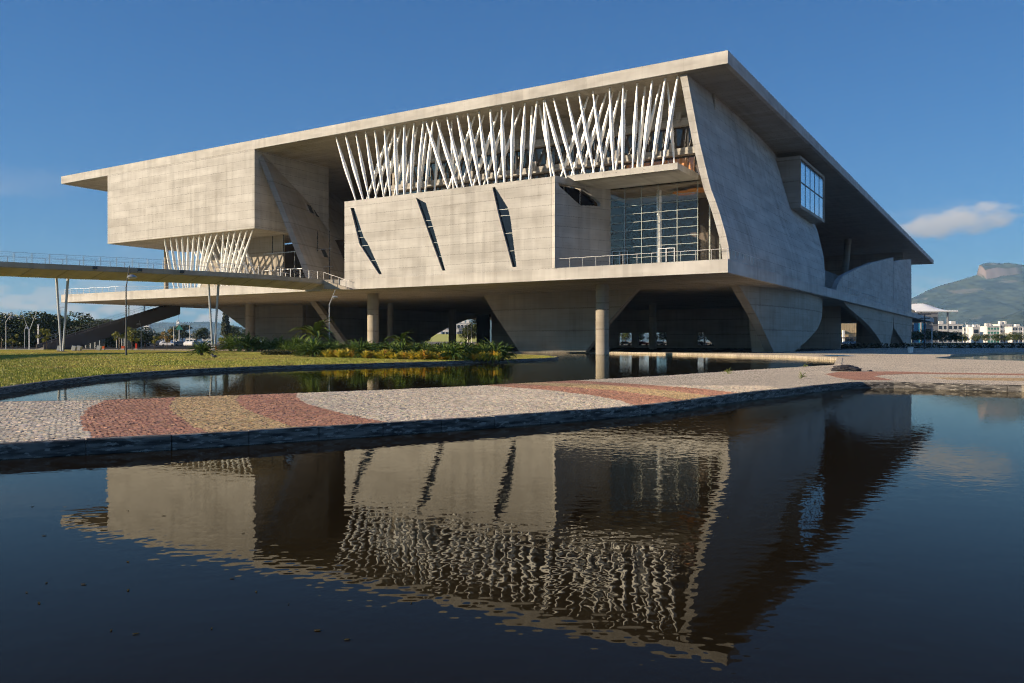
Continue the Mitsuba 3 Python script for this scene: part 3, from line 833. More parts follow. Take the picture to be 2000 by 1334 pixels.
for t_ in (60.5, 65, 69.5):
    p = cs(t_ + 22)
    f_ = part(fb, 'floodlight', wb(p[0] + .1, p[1] - .28, ZB - .40, .5, .34, .3, .5), DARKM)
    part(f_, 'lens', wb(p[0] + .1, p[1] - .46, ZB - .36, .42, .02, .22, .5), GALV)
# landing and short stair where the bridge meets the terrace
part(fb, 'landing', ext(Polygon([tuple(nearp[-1]), tuple(nearp[-1] + nor[-1] * 5.8), tuple(W(56.5, -.05, 0)[:2]), tuple(W(52.5, -.05, 0)[:2])]), ZB - .58, ZB - .004), CONC2)
e0 = W(49.5, -.06, 0)[:2]
part(fb, 'stair_flank', hexa([(-25.2, 109.2, ZB - 1.25), (*W(50.0, -.7, 0)[:2], ZD0 - .05), (*W(50.0, -.05, 0)[:2], ZD0 - .05), (-26.5, 111.5, ZB - 1.25)] +
                             [(-25.2, 109.2, ZB - .1), (*W(50.4, -.7, 0)[:2], ZD0 + .2), (*W(50.4, -.05, 0)[:2], ZD0 + .2), (-26.5, 111.5, ZB - .1)]), CONC2)
sr = part(fb, 'stair_rail', tube([(-25.3, 109.3, ZB + 1.0), (*W(50.3, -.6, 0)[:2], ZD0 + 1.1)], .03, 6), RAIL)
for k in (0., .3, .6, .9):
    q = np.array([-25.3, 109.3, ZB]) * (1 - k) + np.array([*W(50.3, -.6, 0)[:2], ZD0 + .1]) * k
    part(sr, 'post', tube([q, q + [0, 0, 1.0]], .03, 6), RAIL)

st = thing('outer_staircase', 'long dark sloping stair flight hanging from the left end of the terrace', 'staircase')
a_, b_ = np.array([-66.5, 158.7]), np.array([-82.5, 141.0])
d_ = (b_ - a_) / np.linalg.norm(b_ - a_)
n_ = np.array([-d_[1], d_[0]])


def stair_slab(off0, off1, up0, up1):
    A, Bb = a_, b_
    q = [A + n_ * off0, Bb + n_ * off0, Bb + n_ * off1, A + n_ * off1]
    zt, zb = 8.4, .3
    return hexa([(*q[0], zt + up0), (*q[1], zb + up0), (*q[2], zb + up0), (*q[3], zt + up0)] + [(*q[0], zt + up1), (*q[1], zb + up1), (*q[2], zb + up1), (*q[3], zt + up1)])


part(st, 'flight', stair_slab(.22, 3.58, -1.0, .0), FLOORC)
for o in (0, 3.6):
    part(st, 'side_beam', stair_slab(o, o + .2, -1.6, .75), mat('dark_concrete' + ('' if o == 0 else '_2'), two({'type': 'principled', 'base_color': rgb(.085, .08, .08), 'roughness': .8})))
for o in (.1, 3.7):
    q0, q1 = a_ + n_ * o, b_ + n_ * o
    rl = part(st, 'handrail', tube([(*q0, 10.0), (*q1, 1.95)], .03, 6), GALV)
    for k in np.linspace(.05, .95, 12):
        q = q0 * (1 - k) + q1 * k
        z = 8.4 * (1 - k) + .3 * k
        part(rl, 'post', tube([(*q, z + .7), (*q, z + 1.6)], .02, 5), GALV)
for k in (.22, .34):
    q = (a_ * (1 - k) + b_ * k) + n_ * .1
    part(st, 'hanger', tube([(*q, 8.4 - 8.1 * k), (*q, ZD0)], .10, 6), DARKM)

# ------------------------------------------------------------------ vegetation
prng = np.random.default_rng(21)
ORD = ['first', 'second', 'third', 'fourth', 'fifth', 'sixth', 'seventh', 'eighth', 'ninth', 'tenth', 'eleventh', 'twelfth', 'thirteenth', 'fourteenth', 'fifteenth', 'sixteenth', 'seventeenth',
       'eighteenth', 'nineteenth', 'twentieth', 'twenty first', 'twenty second', 'twenty third', 'twenty fourth', 'twenty fifth', 'twenty sixth', 'twenty seventh', 'twenty eighth']


def leaf_cloud(blobs, n, size, seed, c0, c1, flat=.0):
    r = np.random.default_rng(seed)
    vol = np.array([b[3] * b[4] * b[5] for b in blobs]) ** (2 / 3.)
    pick = r.choice(len(blobs), n, p=vol / vol.sum())
    bl = np.array(blobs)[pick]
    d = r.normal(size=(n, 3))
    d /= np.linalg.norm(d, axis=1, keepdims=True)
    rad = r.uniform(.45, 1.04, n) ** .6
    rad *= .78 + .5 * (meshkit.fbm(bl[:, :3] + d * 2.3, 3, seed) - .2)
    c = bl[:, :3] + d * bl[:, 3:6] * rad[:, None]
    u = r.normal(size=(n, 3)) + d * .4
    u /= np.linalg.norm(u, axis=1, keepdims=True)
    w = np.cross(u, r.normal(size=(n, 3)))
    w /= np.linalg.norm(w, axis=1, keepdims=True)
    s = size * r.uniform(.6, 1.3, (n, 1))
    q = np.stack([c - u * s, c + w * s * .55, c + u * s, c - w * s * .55], 1)
    f = np.array([[0, 1, 2], [0, 2, 3]])
    k = np.clip(r.normal(.45, .25, (n, 1)), 0, 1)
    col = np.repeat((np.array(c0) * (1 - k) + np.array(c1) * k), 4, 0)
    return trimesh.Trimesh(q.reshape(-1, 3), (f[None] + 4 * np.arange(n)[:, None, None]).reshape(-1, 3), process=False), col


def trunk_mesh(h, r, seed, limbs, top=.55):
    rr = np.random.default_rng(seed)
    ms = [tube([(0, 0, -.2), (rr.normal(0, .06), rr.normal(0, .06), h * .3), (rr.normal(0, .12), rr.normal(0, .12), h * top)], [r, r * .8, r * .55], 8)]
    for k in range(limbs):
        a = 6.283 * k / limbs + rr.uniform(-.4, .4)
        z0 = h * rr.uniform(.28, top)
        L = h * rr.uniform(.25, .4)
        ms.append(tube([(0, 0, z0), (L * .5 * math.cos(a), L * .5 * math.sin(a), z0 + L * .45), (L * math.cos(a), L * math.sin(a), z0 + L)], [r * .5, r * .3, r * .12], 6))
    return cat(ms)


BARK = mat('bark', two({'type': 'diffuse', 'reflectance': rgb(.11, .085, .065)}))
TREES = []
for k in range(5):
    r = np.random.default_rng(100 + k)
    bl = []
    for i in range(9):
        a = r.uniform(0, 6.283)
        rr = r.uniform(.4, 2.4)
        bl.append((rr * math.cos(a), rr * math.sin(a), r.uniform(3.2, 6.6) - .35 * rr, *r.uniform(1.1, 1.9, 2), r.uniform(.8, 1.3)))
    bl += [(0, 0, 5.5, 2.1, 2.1, 1.6), (0, 0, 3.6, 2.6, 2.6, 1.2)]
    m, c = leaf_cloud(bl, 2600, .20, 40 + k, (.022, .036, .010), (.085, .11, .026))
    TREES.append((mikit.ply(m, VLEAF, color=c), mikit.ply(trunk_mesh(5.5, .17, 60 + k, 5), BARK)))


def tree(x, y, z, s, k, label, group=None, sx=1.0, name='broadleaf_tree', rot=None):
    t = thing(name, label, 'tree', group)
    rot = prng.uniform(0, 360) if rot is None else rot
    tw = T().translate([x, y, z]).rotate([0, 0, 1], rot).scale([s * sx, s * sx, s])
    cr, tr = TREES[k % len(TREES)]
    again(t, 'crown', cr, to_world=tw)
    again(t, 'trunk', tr, to_world=tw)
    return t


# dark belt of trees on the left, behind the lawn
for i, px_ in enumerate([-60, -25, 5, 28, 52, 78, 104, 128, 150, 172, 196, 216, 238, 262, 284]):
    Y = 205 + 22 * math.sin(i * 2.1)
    s = [1.35, 1.2, 1.3, 1.05, 1.15, 1.3, 1.3, 1.18, 1.3, 1.1, 1.2, 1.0, .95, .8, .75][i] * .9
    x, y = at(px_, Y)
    tree(x, y, .2, s, i, f'{ORD[i]} dense dark tree from the left in the belt behind the lawn', 'trees in the dark belt behind the lawn', sx=1.6)
for i, (px_, Y, s) in enumerate([(345, 300, 1.0), (356, 310, 1.15), (330, 330, .8), (312, 360, .8), (384, 330, .9), (398, 330, 1.0), (450, 300, 1.1), (468, 310, 1.0), (485, 320, 1.0), (505, 300, 1.0)]):
    x, y = at(px_, Y)
    tree(x, y, .2, s, i + 1, f'{ORD[i]} dark tree in the row beyond the cars under the left terrace', 'trees beyond the parked cars')
for i, px_ in enumerate([-45, -12, 16, 40, 66, 90, 116, 140, 162, 184, 206, 228, 250, 272]):
    x, y = at(px_, 192 + 6 * math.sin(i * 1.7))
    tree(x, y, -1.3, .72, i + 2, f'{ORD[i]} low bushy tree from the left at the foot of the dark belt', 'low trees at the foot of the dark belt', sx=1.9, name='bushy_tree')
# feathery casuarina
m, c = leaf_cloud([(0, 0, 4 + 1.15 * k, 2.3 - .2 * k, 2.3 - .2 * k, 1.0) for k in range(8)], 2600, .34, 5, (.05, .062, .03), (.11, .12, .06))
ct = thing('casuarina_tree', 'tall feathery casuarina tree left of the slanting ground wall', 'tree')
x, y = at(441, 250)
tw = T().translate([x, y, .2]).scale([.75, .75, .98])
put(key_for('crown', ct), m, VLEAF, color=c, to_world=tw)
part(ct, 'trunk', tube([(0, 0, 0), (.1, 0, 6), (0, .1, 12)], [.22, .15, .05], 8), BARK, to_world=tw)
# trees right of the building and seen below the terrace
for i, (px_, Y, s) in enumerate([(1786, 330, 1.0), (1800, 320, 1.1), (1814, 330, 1.15), (1828, 320, 1.0), (1842, 300, .9), (1856, 330, .95), (1868, 330, 1.0), (1884, 380, .9), (1905, 400, .9), (1925, 420, .9), (1946, 400, .9),
                                 (1962, 400, 1.0), (1978, 390, 1.05), (1994, 400, 1.0), (2015, 400, 1.1), (2040, 390, 1.0)]):
    x, y = at(px_, Y)
    tree(x, y, .2, s * .82, i + 2, f'{ORD[i]} green tree from the building end along the far right bank', 'trees on the far right bank', sx=1.2)
for i, (px_, Y, s) in enumerate([(1200, 330, .9), (1222, 340, .8), (1250, 330, .85), (1275, 340, .8), (1296, 330, .9), (1150, 330, 1.0), (1145, 340, .9), (1366, 330, .8), (1388, 330, .8)]):
    x, y = at(px_, Y)
    tree(x, y, .2, s, i, f'{ORD[i]} tree in the row seen through the dark undercroft', 'trees seen through the dark undercroft')
for i, (px_, Y, s, lab) in enumerate([(915, 240, .9, 'bushy bright tree seen through the arch right of the thin column'), (828, 230, .62, 'small dark tree seen through the arch left of the thin column'), (932, 250, 1.25, 'taller tree by the glass stair seen through the arch')]):
    x, y = at(px_, Y)
    tree(x, y, .2, s, i + 3, lab)

# young yellowing trees on the lawn edge
for px_, Y, s, lab in ((92, 128, .42, 'small leafy young tree at the left edge of the lawn'), (258, 118, .42, 'young yellow leaved tree beside a lamp post on the lawn'), (232, 122, .36, 'thin young tree left of the tall lamp post'),
                       (326, 126, .40, 'young tree with orange leaves near the parking area'), (302, 120, .24, 'tiny sapling in the middle of the far lawn'), (25, 130, .3, 'pale brown shrub at the far left of the lawn'),
                       (437, 104, .3, 'small round bush right of the second bridge pier')):
    t = thing('young_tree', lab, 'tree')
    x, y = at(px_, Y)
    s_ = int(px_)
    r = np.random.default_rng(s_)
    bl = [(r.normal(0, .9), r.normal(0, .9), r.uniform(2.6, 6.0), .75, .75, .55) for _ in range(7)]
    m, c = leaf_cloud(bl, 420, .26, s_, (.09, .12, .02), (.30, .27, .04) if px_ != 326 else (.42, .22, .05))
    tw = T().translate([x, y, .35]).scale(s * 1.3)
    put(key_for('crown', t), m, VLEAF, color=c, to_world=tw)
    part(t, 'trunk', trunk_mesh(5.5, .10, s_, 5, .8), BARK, to_world=tw)


def fronds(n, L, w, seed, droop, up, c0, c1, seg=6, z0=.25):
    r = np.random.default_rng(seed)
    V, Fc, Cc = [], [], []
    for i in range(n):
        a = r.uniform(0, 6.283)
        e = r.uniform(up[0], up[1])
        l = L * r.uniform(.7, 1.1)
        p, d = np.array([0, 0, z0 + r.uniform(-.1, .1)]), np.array([math.cos(a) * math.cos(e), math.sin(a) * math.cos(e), math.sin(e)])
        side = np.array([-math.sin(a), math.cos(a), 0])
        col = np.array(c0) + (np.array(c1) - np.array(c0)) * r.uniform(0, 1)
        b = len(V)
        for k in range(seg + 1):
            ww = w * math.sin(math.pi * min(.96, .12 + .86 * k / seg)) ** .7
            V += [p - side * ww + [0, 0, .25 * ww], p + [0, 0, -.02], p + side * ww + [0, 0, .25 * ww]]
            Cc += [col * r.uniform(.9, 1.1)] * 3
            p = p + d * l / seg
            d = d + np.array([0, 0, -droop / seg])
            d /= np.linalg.norm(d)
        for k in range(seg):
            q = b + 3 * k
            Fc += [[q, q + 1, q + 4], [q, q + 4, q + 3], [q + 1, q + 2, q + 5], [q + 1, q + 5, q + 4]]
    return trimesh.Trimesh(np.array(V), np.array(Fc), process=False), np.array(Cc)


CYC = []
for k in range(4):
    m, c = fronds(110, 1.35, .050, 200 + k, 1.3, (.15, 1.35), (.03, .065, .012), (.15, .22, .045))
    CYC.append(mikit.ply(m, VLEAF, color=c))
CSTEM = mikit.ply(tube([(0, 0, -.1), (0, 0, .35)], [.14, .1], 8), BARK)


def cycad(x, y, s, k, label, group=None):
    t = thing('cycad', label, 'plant', group)
    tw = T().translate([x, y, lawn_z(np.array([x]), np.array([y]))[0]]).rotate([0, 0, 1], prng.uniform(0, 360)).scale(s)
    again(t, 'fronds', CYC[k % 4], to_world=tw)
    again(t, 'stem', CSTEM, to_world=tw)


big_group = 'large arching dark green plants along the lawn bed'
for i, (px_, Y, s) in enumerate([(595, 64, 1.05), (613, 63, 1.3), (628, 64, 1.1), (690, 64, 1.05), (705, 62, 1.25), (722, 64, 1.05), (772, 64, 1.0), (786, 62, 1.15), (850, 63, 1.0), (868, 62.5, 1.05), (886, 60.5, 1.25), (903, 61, 1.25), (918, 62, 1.0), (950, 61.5, 1.15),
                                 (968, 61, 1.3), (982, 62, 1.0), (640, 70, 1.1), (655, 72, 1.0), (740, 70, 1.0), (760, 71, 1.1), (810, 70, 1.0), (832, 71, 1.0), (935, 68, 1.0), (560, 78, 1.0), (575, 76, 1.0)]):
    x, y = at(px_, Y)
    cycad(x, y, s * .92, i, 'large arching dark green plant ' + (f'{ORD[i]} from the left in the front clumps of the bed' if i < 16 else f'{ORD[i - 16]} in the back row of the bed'), big_group)
x, y = at(394, 66)
cycad(x, y, 1.02, 2, 'lone bushy palm like plant standing by itself on the open lawn')
for i, (px_, Y, s) in enumerate([(450, 100, 1.3), (466, 98, 1.4), (484, 97, 1.5), (497, 99, 1.3), (512, 98, 1.1), (530, 95, 1.1), (546, 94, 1.2), (560, 95, 1.1), (578, 93, 1.2)]):
    x, y = at(px_, Y)
    cycad(x, y, s * 1.1, i + 1, f'{ORD[i]} pale spreading plant from the left by the shaded round column', 'spreading plants under the left terrace')
PALM = fronds(26, 2.2, .16, 330, 1.7, (.2, 1.35), (.05, .085, .014), (.16, .19, .035), seg=8, z0=1.5)
for px_, Y, s, lab in ((615, 66, 1.05, 'feathery palm rising above the plants left of the lamp post'), (783, 66, .72, 'feathery palm rising above the plants in the middle of the bed')):
    t = thing('palm', lab, 'palm')
    x, y = at(px_, Y)
    tw = T().translate([x, y, .4]).scale(s)
    put(key_for('fronds', t), PALM[0], VLEAF, color=PALM[1], to_world=tw)
    part(t, 'trunk', tube([(0, 0, -.2), (.05, 0, .8), (0, 0, 1.6)], [.13, .11, .08], 8), BARK, to_world=tw)
CROT = []
for k in range(4):
    m, c = fronds(60, .52, .045, 400 + k, .5, (.5, 1.5), (.24, .24, .025), (.68, .50, .06) if k != 2 else (.60, .28, .04), seg=3, z0=.05)
    CROT.append(mikit.ply(m, VLEAF, color=c))
for i in range(80):
    px_ = 636 + (i % 40) * 8.6 + prng.uniform(-3, 3)
    Y = (60.6 if i < 40 else 61.8) + prng.uniform(-.4, .4) - max(0, 800 - px_) * -.008
    x, y = at(px_, Y)
    t = thing('croton', 'yellow and orange leaved croton in the low flower bed', 'plant', 'yellow crotons in the low flower bed')
    again(t, 'leaves', CROT[i % 4], to_world=T().translate([x, y, lawn_z(np.array([x]), np.array([y]))[0]]).rotate([0, 0, 1], prng.uniform(0, 360)).scale(prng.uniform(.85, 1.25)))
HED = []
for k in range(2):
    m, c = leaf_cloud([(0, 0, .2, .75, .6, .32), (.4, .1, .2, .5, .5, .3), (-.4, 0, .22, .5, .5, .3)], 420, .085, 80 + k, (.025, .032, .008), (.13, .12, .025))
    HED.append(mikit.ply(m, VLEAF, color=c))
for i in range(16):
    x, y = at(528 + i * 7.4, 69.5 + prng.uniform(-.6, .6))
    t = thing('low_shrub', 'low dark clipped shrub at the left end of the flower bed', 'shrub', 'low dark shrubs left of the flower bed')
    again(t, 'leaves', HED[i % 2], to_world=T().translate([x, y, .38]).rotate([0, 0, 1], prng.uniform(0, 360)).scale(prng.uniform(.9, 1.15)))
    # each stands on a short woody stem
    part(t, 'stem', tube([(x, y, .3), (x, y, .55)], .04, 5), BARK)
for i in range(26):
    x, y = at(610 + i * 14 + prng.uniform(-4, 4), 76 + prng.uniform(-3, 3))
    t = thing('bed_shrub', 'dark green shrub filling the back of the plant bed', 'shrub', 'dark shrubs at the back of the plant bed')
    again(t, 'leaves', HED[i % 2], to_world=T().translate([x, y, .35]).rotate([0, 0, 1], prng.uniform(0, 360)).scale([1.5, 1.5, 2.1]))
    part(t, 'stem', tube([(x, y, .3), (x, y, .7)], .05, 5), BARK)

# ------------------------------------------------------------------ lamps and small things
LAMPG = mat('lamp_glass', two({'type': 'plastic', 'diffuse_reflectance': rgb(.6)}))


def lamp(x, y, z, h, face, label, lean=.35, group=None):
    t = thing('street_lamp', label, 'lamp post', group)
    s = math.copysign(1, face)
    part(t, 'pole', tube([(x, y, z - .2), (x, y, z + h * .55), (x + .08 * s * 0, y, z + h * .75), (x + lean * s, y, z + h)], [.075, .06, .05, .03], 8), GALV if lean >= .3 else DARKM, smooth=40)
    hx, hz = x + .35 * s + lean * s * .45, z + h * .87
    hd = part(t, 'head', spin((hx, y), [(0, hz - .1), (.36, hz - .08), (.40, hz), (.28, hz + .12), (.1, hz + .2), (0, hz + .2)], 14), GALV, smooth=40)
    part(hd, 'lens', spin((hx, y), [(0, hz - .13), (.28, hz - .125), (.3, hz - .1), (0, hz - .1)], 14), LAMPG)
    part(t, 'arm', tube([(x + lean * s * .45, y, hz + .02), (hx, y, hz + .12)], .03, 6), GALV)


lamp(-31.4, 66.2, .4, 7.4, 1, 'tall dark lamp post standing on the near lawn left of the plants', lean=.28)
lamp(-22.0, 98.0, .4, 7.5, 1, 'pale curved lamp post in front of the dark undercroft', lean=.75)
lamp(*at(12, 150), .3, 6.6, 1, 'leftmost curved lamp post at the edge of the photo', lean=1.1)
lamp(*at(276, 150), .3, 5.2, -1, 'short lamp post behind the young yellow tree', lean=.4)
lamp(*at(48, 165), .3, 4.6, 1, 'low lamp post left of the forked lamp post', lean=.35)
lamp(*at(104, 190), .3, 4.3, 1, 'small lamp post under the dark tree belt', lean=.35)
t = thing('forked_lamp', 'forked lamp post with two heads in front of the dark trees', 'lamp post')
x, y = at(57, 140)
for s in (-1, 1):
    part(t, 'pole', tube([(x + .05 * s, y, .1), (x + .1 * s, y, 3.6), (x + 1.35 * s, y, 6.9)], [.06, .05, .035], 8), GALV, smooth=40)
    part(t, 'head', spin((x + 1.5 * s, y), [(0, 5.45), (.42, 5.47), (.4, 5.6), (.1, 5.75), (0, 5.75)], 14), DARKM)
for px_, Y, h, lab in ((118, 260, 12.5, 'tall mast with two floodlights left of the bridge pier'), (1886, 420, 11.5, 'tall twin lamp mast before the right white building'), (1890.5, 330, 7.0, 'shorter pale mast beside the twin lamp mast'),
                       (1926, 420, 10.0, 'single lamp mast in front of the pale flats on the right'), (1990, 420, 9.5, 'lamp mast near the right edge of the photo'), (1820, 210, 5.0, 'plain white pole by the right end of the terrace'),
                       (1806, 150, 6.6, 'dark mast with stacked lamps beside the terrace end')):
    t = thing('lamp_mast', lab, 'lamp mast')
    x, y = at(px_, Y)
    mm = DARKM if px_ == 1806 else WHITE if Y < 400 and px_ > 1000 else GALV
    part(t, 'pole', tube([(x, y, 0), (x, y, h)], [.14, .09], 8), mm)
    if px_ not in (1820, 1890.5):
        part(t, 'crossbar', tube([(x - 1.0, y, h), (x + 1.0, y, h)], .06, 6), mm)
        for s in (-1, 1):
            part(t, 'head', wb(x + .9 * s, y, h - .05, .5, .4, .22), mm)
    if px_ == 1806:
        for z in (5.2, 5.8):
            part(t, 'head', wb(x, y, z, 1.7, .5, .16), mm)
for px_, Y, h in ((75, 150, 4.6), (1215, 300, 5), (1255, 310, 5.4), (913, 230, 6.5), (921, 232, 6.9), (880, 240, 5.0), (300, 260, 5), (322, 250, 5.5), (340, 240, 6.0), (1150, 250, 6), (371, 250, 6.5), (200, 260, 5), (1840, 330, 4.6), (1856, 340, 4.4), (1880, 300, 3.2)):
    t = thing('thin_pole', 'thin bare pole standing far off among trees and cars', 'pole', 'thin far poles')
    x, y = at(px_, Y)
    part(t, 'shaft', tube([(x, y, 0), (x, y, h)], [.13, .09], 6), WHITE if px_ in (913, 921, 1255, 1215, 75) else GALV)
    part(t, 'cap', wb(x, y, h, .34, .34, .16), GALV)

for i, (px_, Y) in enumerate([(116, 100), (144, 100), (154, 101), (193, 102)]):
    x, y = at(px_, Y)
    t = thing('ground_floodlight', ['ground floodlight with a tilted pale cover left of the bridge pier', 'small ground floodlight just right of the bridge pier', 'ground floodlight on a concrete base right of the bridge pier', 'ground floodlight on a round base below the stair'][i], 'floodlight')
    part(t, 'base', spin((x, y), [(0, .3), (.34, .3), (.34, .5), (0, .5)], 14), CONC2)
    c, s = math.cos(.5), math.sin(.5)
    part(t, 'housing', hexa([(x - .24, y - .2, .56), (x + .24, y - .2, .5), (x + .24, y + .2, .5), (x - .24, y + .2, .56)] + [(x - .1, y - .22, 1.1), (x + .36, y - .22, 1.0), (x + .36, y + .22, 1.0), (x - .1, y + .22, 1.1)]), GALV)
for i, (px_, Y, c, lab) in enumerate([(201, 125, (.55, .12, .05), 'orange barrier block on the far lawn'), (240, 128, (.5, .1, .05), 'red barrier right of the young tree'), (266, 126, (.5, .06, .04), 'upright red marker post on the far lawn'), (419, 112, (.5, .14, .06), 'small orange sign at the foot of the second bridge pier'),
                                     (667, 120, (.5, .16, .08), 'orange red board behind the slanted ground wall')]):
    t = thing('marker', lab, 'marker')
    x, y = at(px_, Y)
    mk = mat(f'marker_{i}', two({'type': 'diffuse', 'reflectance': rgb(*c)}))
    part(t, 'panel', wb(x, y, .5, .5 if i != 2 else .28, .15, .4 if i != 2 else .8), mk)
    part(t, 'foot', wb(x, y, .2, .55, .3, .3), CONC2)

# bird on the grass
x, y = -20.4, 55.8
t = thing('bird', 'small dark bird standing on the sunlit lawn', 'bird')
z = float(lawn_z(np.array([x]), np.array([y]))[0])
body = trimesh.creation.icosphere(2, 1.0)
bv = body.vertices.copy()
bv[:, 1:] *= (1 - .45 * np.clip(bv[:, :1], 0, 1))
body = trimesh.Trimesh(bv * [.19, .085, .095] + [x, y, z + .18], body.faces)
head = trimesh.creation.icosphere(2, .062)
head.apply_translation([x - .17, y, z + .29])
part(t, 'body', cat([body, head, tube([(x - .14, y, z + .22), (x - .17, y, z + .27)], [.07, .055], 8)]), DARKM, smooth=True)
part(t, 'beak', tube([(x - .22, y, z + .285), (x - .28, y, z + .27)], [.018, .003], 6), GALV)
part(t, 'tail', hexa([(x + .14, y - .03, z + .17), (x + .34, y - .045, z + .2), (x + .34, y + .045, z + .2), (x + .14, y + .03, z + .17)] + [(x + .14, y - .03, z + .2), (x + .34, y - .045, z + .215), (x + .34, y + .045, z + .215), (x + .14, y + .03, z + .2)]), DARKM)
for s in (-.03, .03):
    part(t, 'leg', tube([(x, y + s, z), (x + .01, y + s, z + .12)], .008, 5), DARKM)

# crumpled dark tarpaulin, weeds and litter on the promenade
t = thing('tarpaulin', 'crumpled dark tarpaulin lying in a heap on the promenade', 'tarpaulin')
g = trimesh.creation.icosphere(4, 1.0)
v = g.vertices.copy()
v[:, 2] = np.maximum(v[:, 2], 0)
nz = meshkit.fbm(v * 3.1, 4, 3)
rdg = 1 - np.abs(meshkit.fbm(v * 4.0, 3, 8) - .5) * 4
v *= (.55 + .75 * nz + .2 * rdg)[:, None]
v = v * [.62, .36, .26] + [15.8, 38.4, .2]
put(key_for('heap', t), trimesh.Trimesh(v, g.faces), mat('tarp', two({'type': 'principled', 'base_color': rgb(.035, .033, .036), 'roughness': .55})), smooth=50)
sp_ = wb(16.75, 38.1, .2, .2, .12, .06, .4)
lt = thing('litter', 'small dark scrap of litter right of the tarpaulin', 'litter')
put(lt, sp_, DARKM)
t = thing('blue_tarp', 'flat blue sheet lying at the corner of the far pool', 'tarpaulin')
q = np.array([[x_, y_] for x_ in np.linspace(30.0, 32.3, 9) for y_ in np.linspace(76.6, 80.4, 9)])
zz = .24 + .08 * meshkit.fbm(np.c_[q * 1.3, 0 * q[:, :1]], 3, 2)
ff = [[i * 9 + j, (i + 1) * 9 + j, (i + 1) * 9 + j + 1] for i in range(8) for j in range(8)] + [[i * 9 + j, (i + 1) * 9 + j + 1, i * 9 + j + 1] for i in range(8) for j in range(8)]
put(key_for('sheet', t), trimesh.Trimesh(np.c_[q, zz], np.array(ff)), mat('blue_sheet', two({'type': 'diffuse', 'reflectance': rgb(.06, .2, .36)})), smooth=True)
for px_, y_, lab in ((1778, 100, 'white bucket on the plaza in front of the far ground wall'), (1560, 140, 'pale bin in the shade behind the curved ground wall')):
    t = thing('bucket', lab, 'bucket')
    x, _ = at(px_, y_)
    part(t, 'tub', spin((x, y_), [(0, .2), (.26, .2), (.34, .9), (.36, .9), (.36, .94), (0, .94)], 16), WHITE if px_ > 1700 else CONC2)
    part(t, 'rim', spin((x, y_), [(.33, .86), (.38, .86), (.38, .92), (.33, .92)], 16), GALV)
for i, (x, y) in enumerate([(10.99, 30.9), (16.2, 45.0), (9.4, 35.4)]):
    t = thing('weed', ['small green weed growing in a paving joint near the pool corner', 'tuft of weed beside the far pool edge', 'tiny weed in the pale paving'][i], 'weed')
    m, c = fronds(14, .22, .012, 600 + i, .8, (.4, 1.4), (.06, .09, .02), (.2, .22, .06), seg=3, z0=.0)
    put(key_for('leaves', t), m, VLEAF, color=c, to_world=T().translate([x, y, .2]))

# fallen leaves on the near water
LF = mat('dead_leaf', two({'type': 'diffuse', 'reflectance': rgb(.055, .045, .02)}))
for i in range(26):
    Y = prng.uniform(4.0, 8.5)
    x = prng.uniform(-.6, -.05 if i < 20 else .4) * Y
    a, s = prng.uniform(0, 6.283), prng.uniform(.008, .022)
    k = np.array([(-1, 0), (-.3, .32), (.5, .28), (1, 0), (.4, -.3), (-.4, -.28)]) * s
    k = np.c_[k[:, 0] * math.cos(a) - k[:, 1] * math.sin(a), k[:, 0] * math.sin(a) + k[:, 1] * math.cos(a)] + [x, Y]
    v = np.vstack([np.c_[k, np.full(6, .003)], np.c_[k * 1.0, np.full(6, .006)]])
    f = [[6, 6 + i_, 7 + i_] for i_ in range(1, 5)] + [[i_, (i_ + 1) % 6, 6 + (i_ + 1) % 6] for i_ in range(6)] + [[i_, 6 + (i_ + 1) % 6, 6 + i_] for i_ in range(6)]
    lf = thing('fallen_leaf', 'tiny fallen leaf floating on the dark near water', 'leaf', 'fallen leaves floating on the near water')
    put(lf, trimesh.Trimesh(v, np.array(f), process=False), LF)

# ------------------------------------------------------------------ cars
PAINTS = [mat('car_paint_' + n_, two({'type': 'principled', 'base_color': rgb(*c_), 'roughness': .3, 'clearcoat': .6})) for n_, c_ in
          (('white', (.7, .7, .7)), ('silver', (.42, .43, .45)), ('black', (.03, .03, .035)), ('red', (.35, .03, .02)), ('grey', (.15, .16, .17)))]
TYRE = mat('tyre', two({'type': 'diffuse', 'reflectance': rgb(.02)}))
side = Polygon([(-2.1, .3), (2.1, .3), (2.15, .75), (1.9, .92), (1.0, 1.0), (.45, 1.45), (-1.2, 1.48), (-1.95, 1.05), (-2.15, .8)])
cm = trimesh.creation.extrude_polygon(side, 1.7, engine='earcut')
cm.vertices = np.c_[cm.vertices[:, 0], cm.vertices[:, 2] - .85, cm.vertices[:, 1]]
cm.vertices[:, 1] *= np.where(cm.vertices[:, 2] > 1.2, .8, 1.0)
glz = Polygon([(.85, 1.03), (.42, 1.38), (-1.15, 1.41), (-1.7, 1.06)])
gm = trimesh.creation.extrude_polygon(glz, 1.72, engine='earcut')
gm.vertices = np.c_[gm.vertices[:, 0], gm.vertices[:, 2] - .86, gm.vertices[:, 1]]
gm.vertices[:, 1] *= np.where(gm.vertices[:, 2] > 1.2, .84, 1.0)
BODY = [mikit.ply(cm, p_) for p_ in PAINTS]
GLZ = mikit.ply(gm, SOLAR)
WH = []
for sx, sy in ((-1.3, -.8), (-1.3, .8), (1.3, -.8), (1.3, .8)):
    w = trimesh.creation.cylinder(.32, .2, sections=14)
    w.apply_transform(trimesh.transformations.rotation_matrix(math.pi / 2, [1, 0, 0]))
    w.apply_translation([sx, sy, .32])
    WH.append(mikit.ply(w, TYRE))
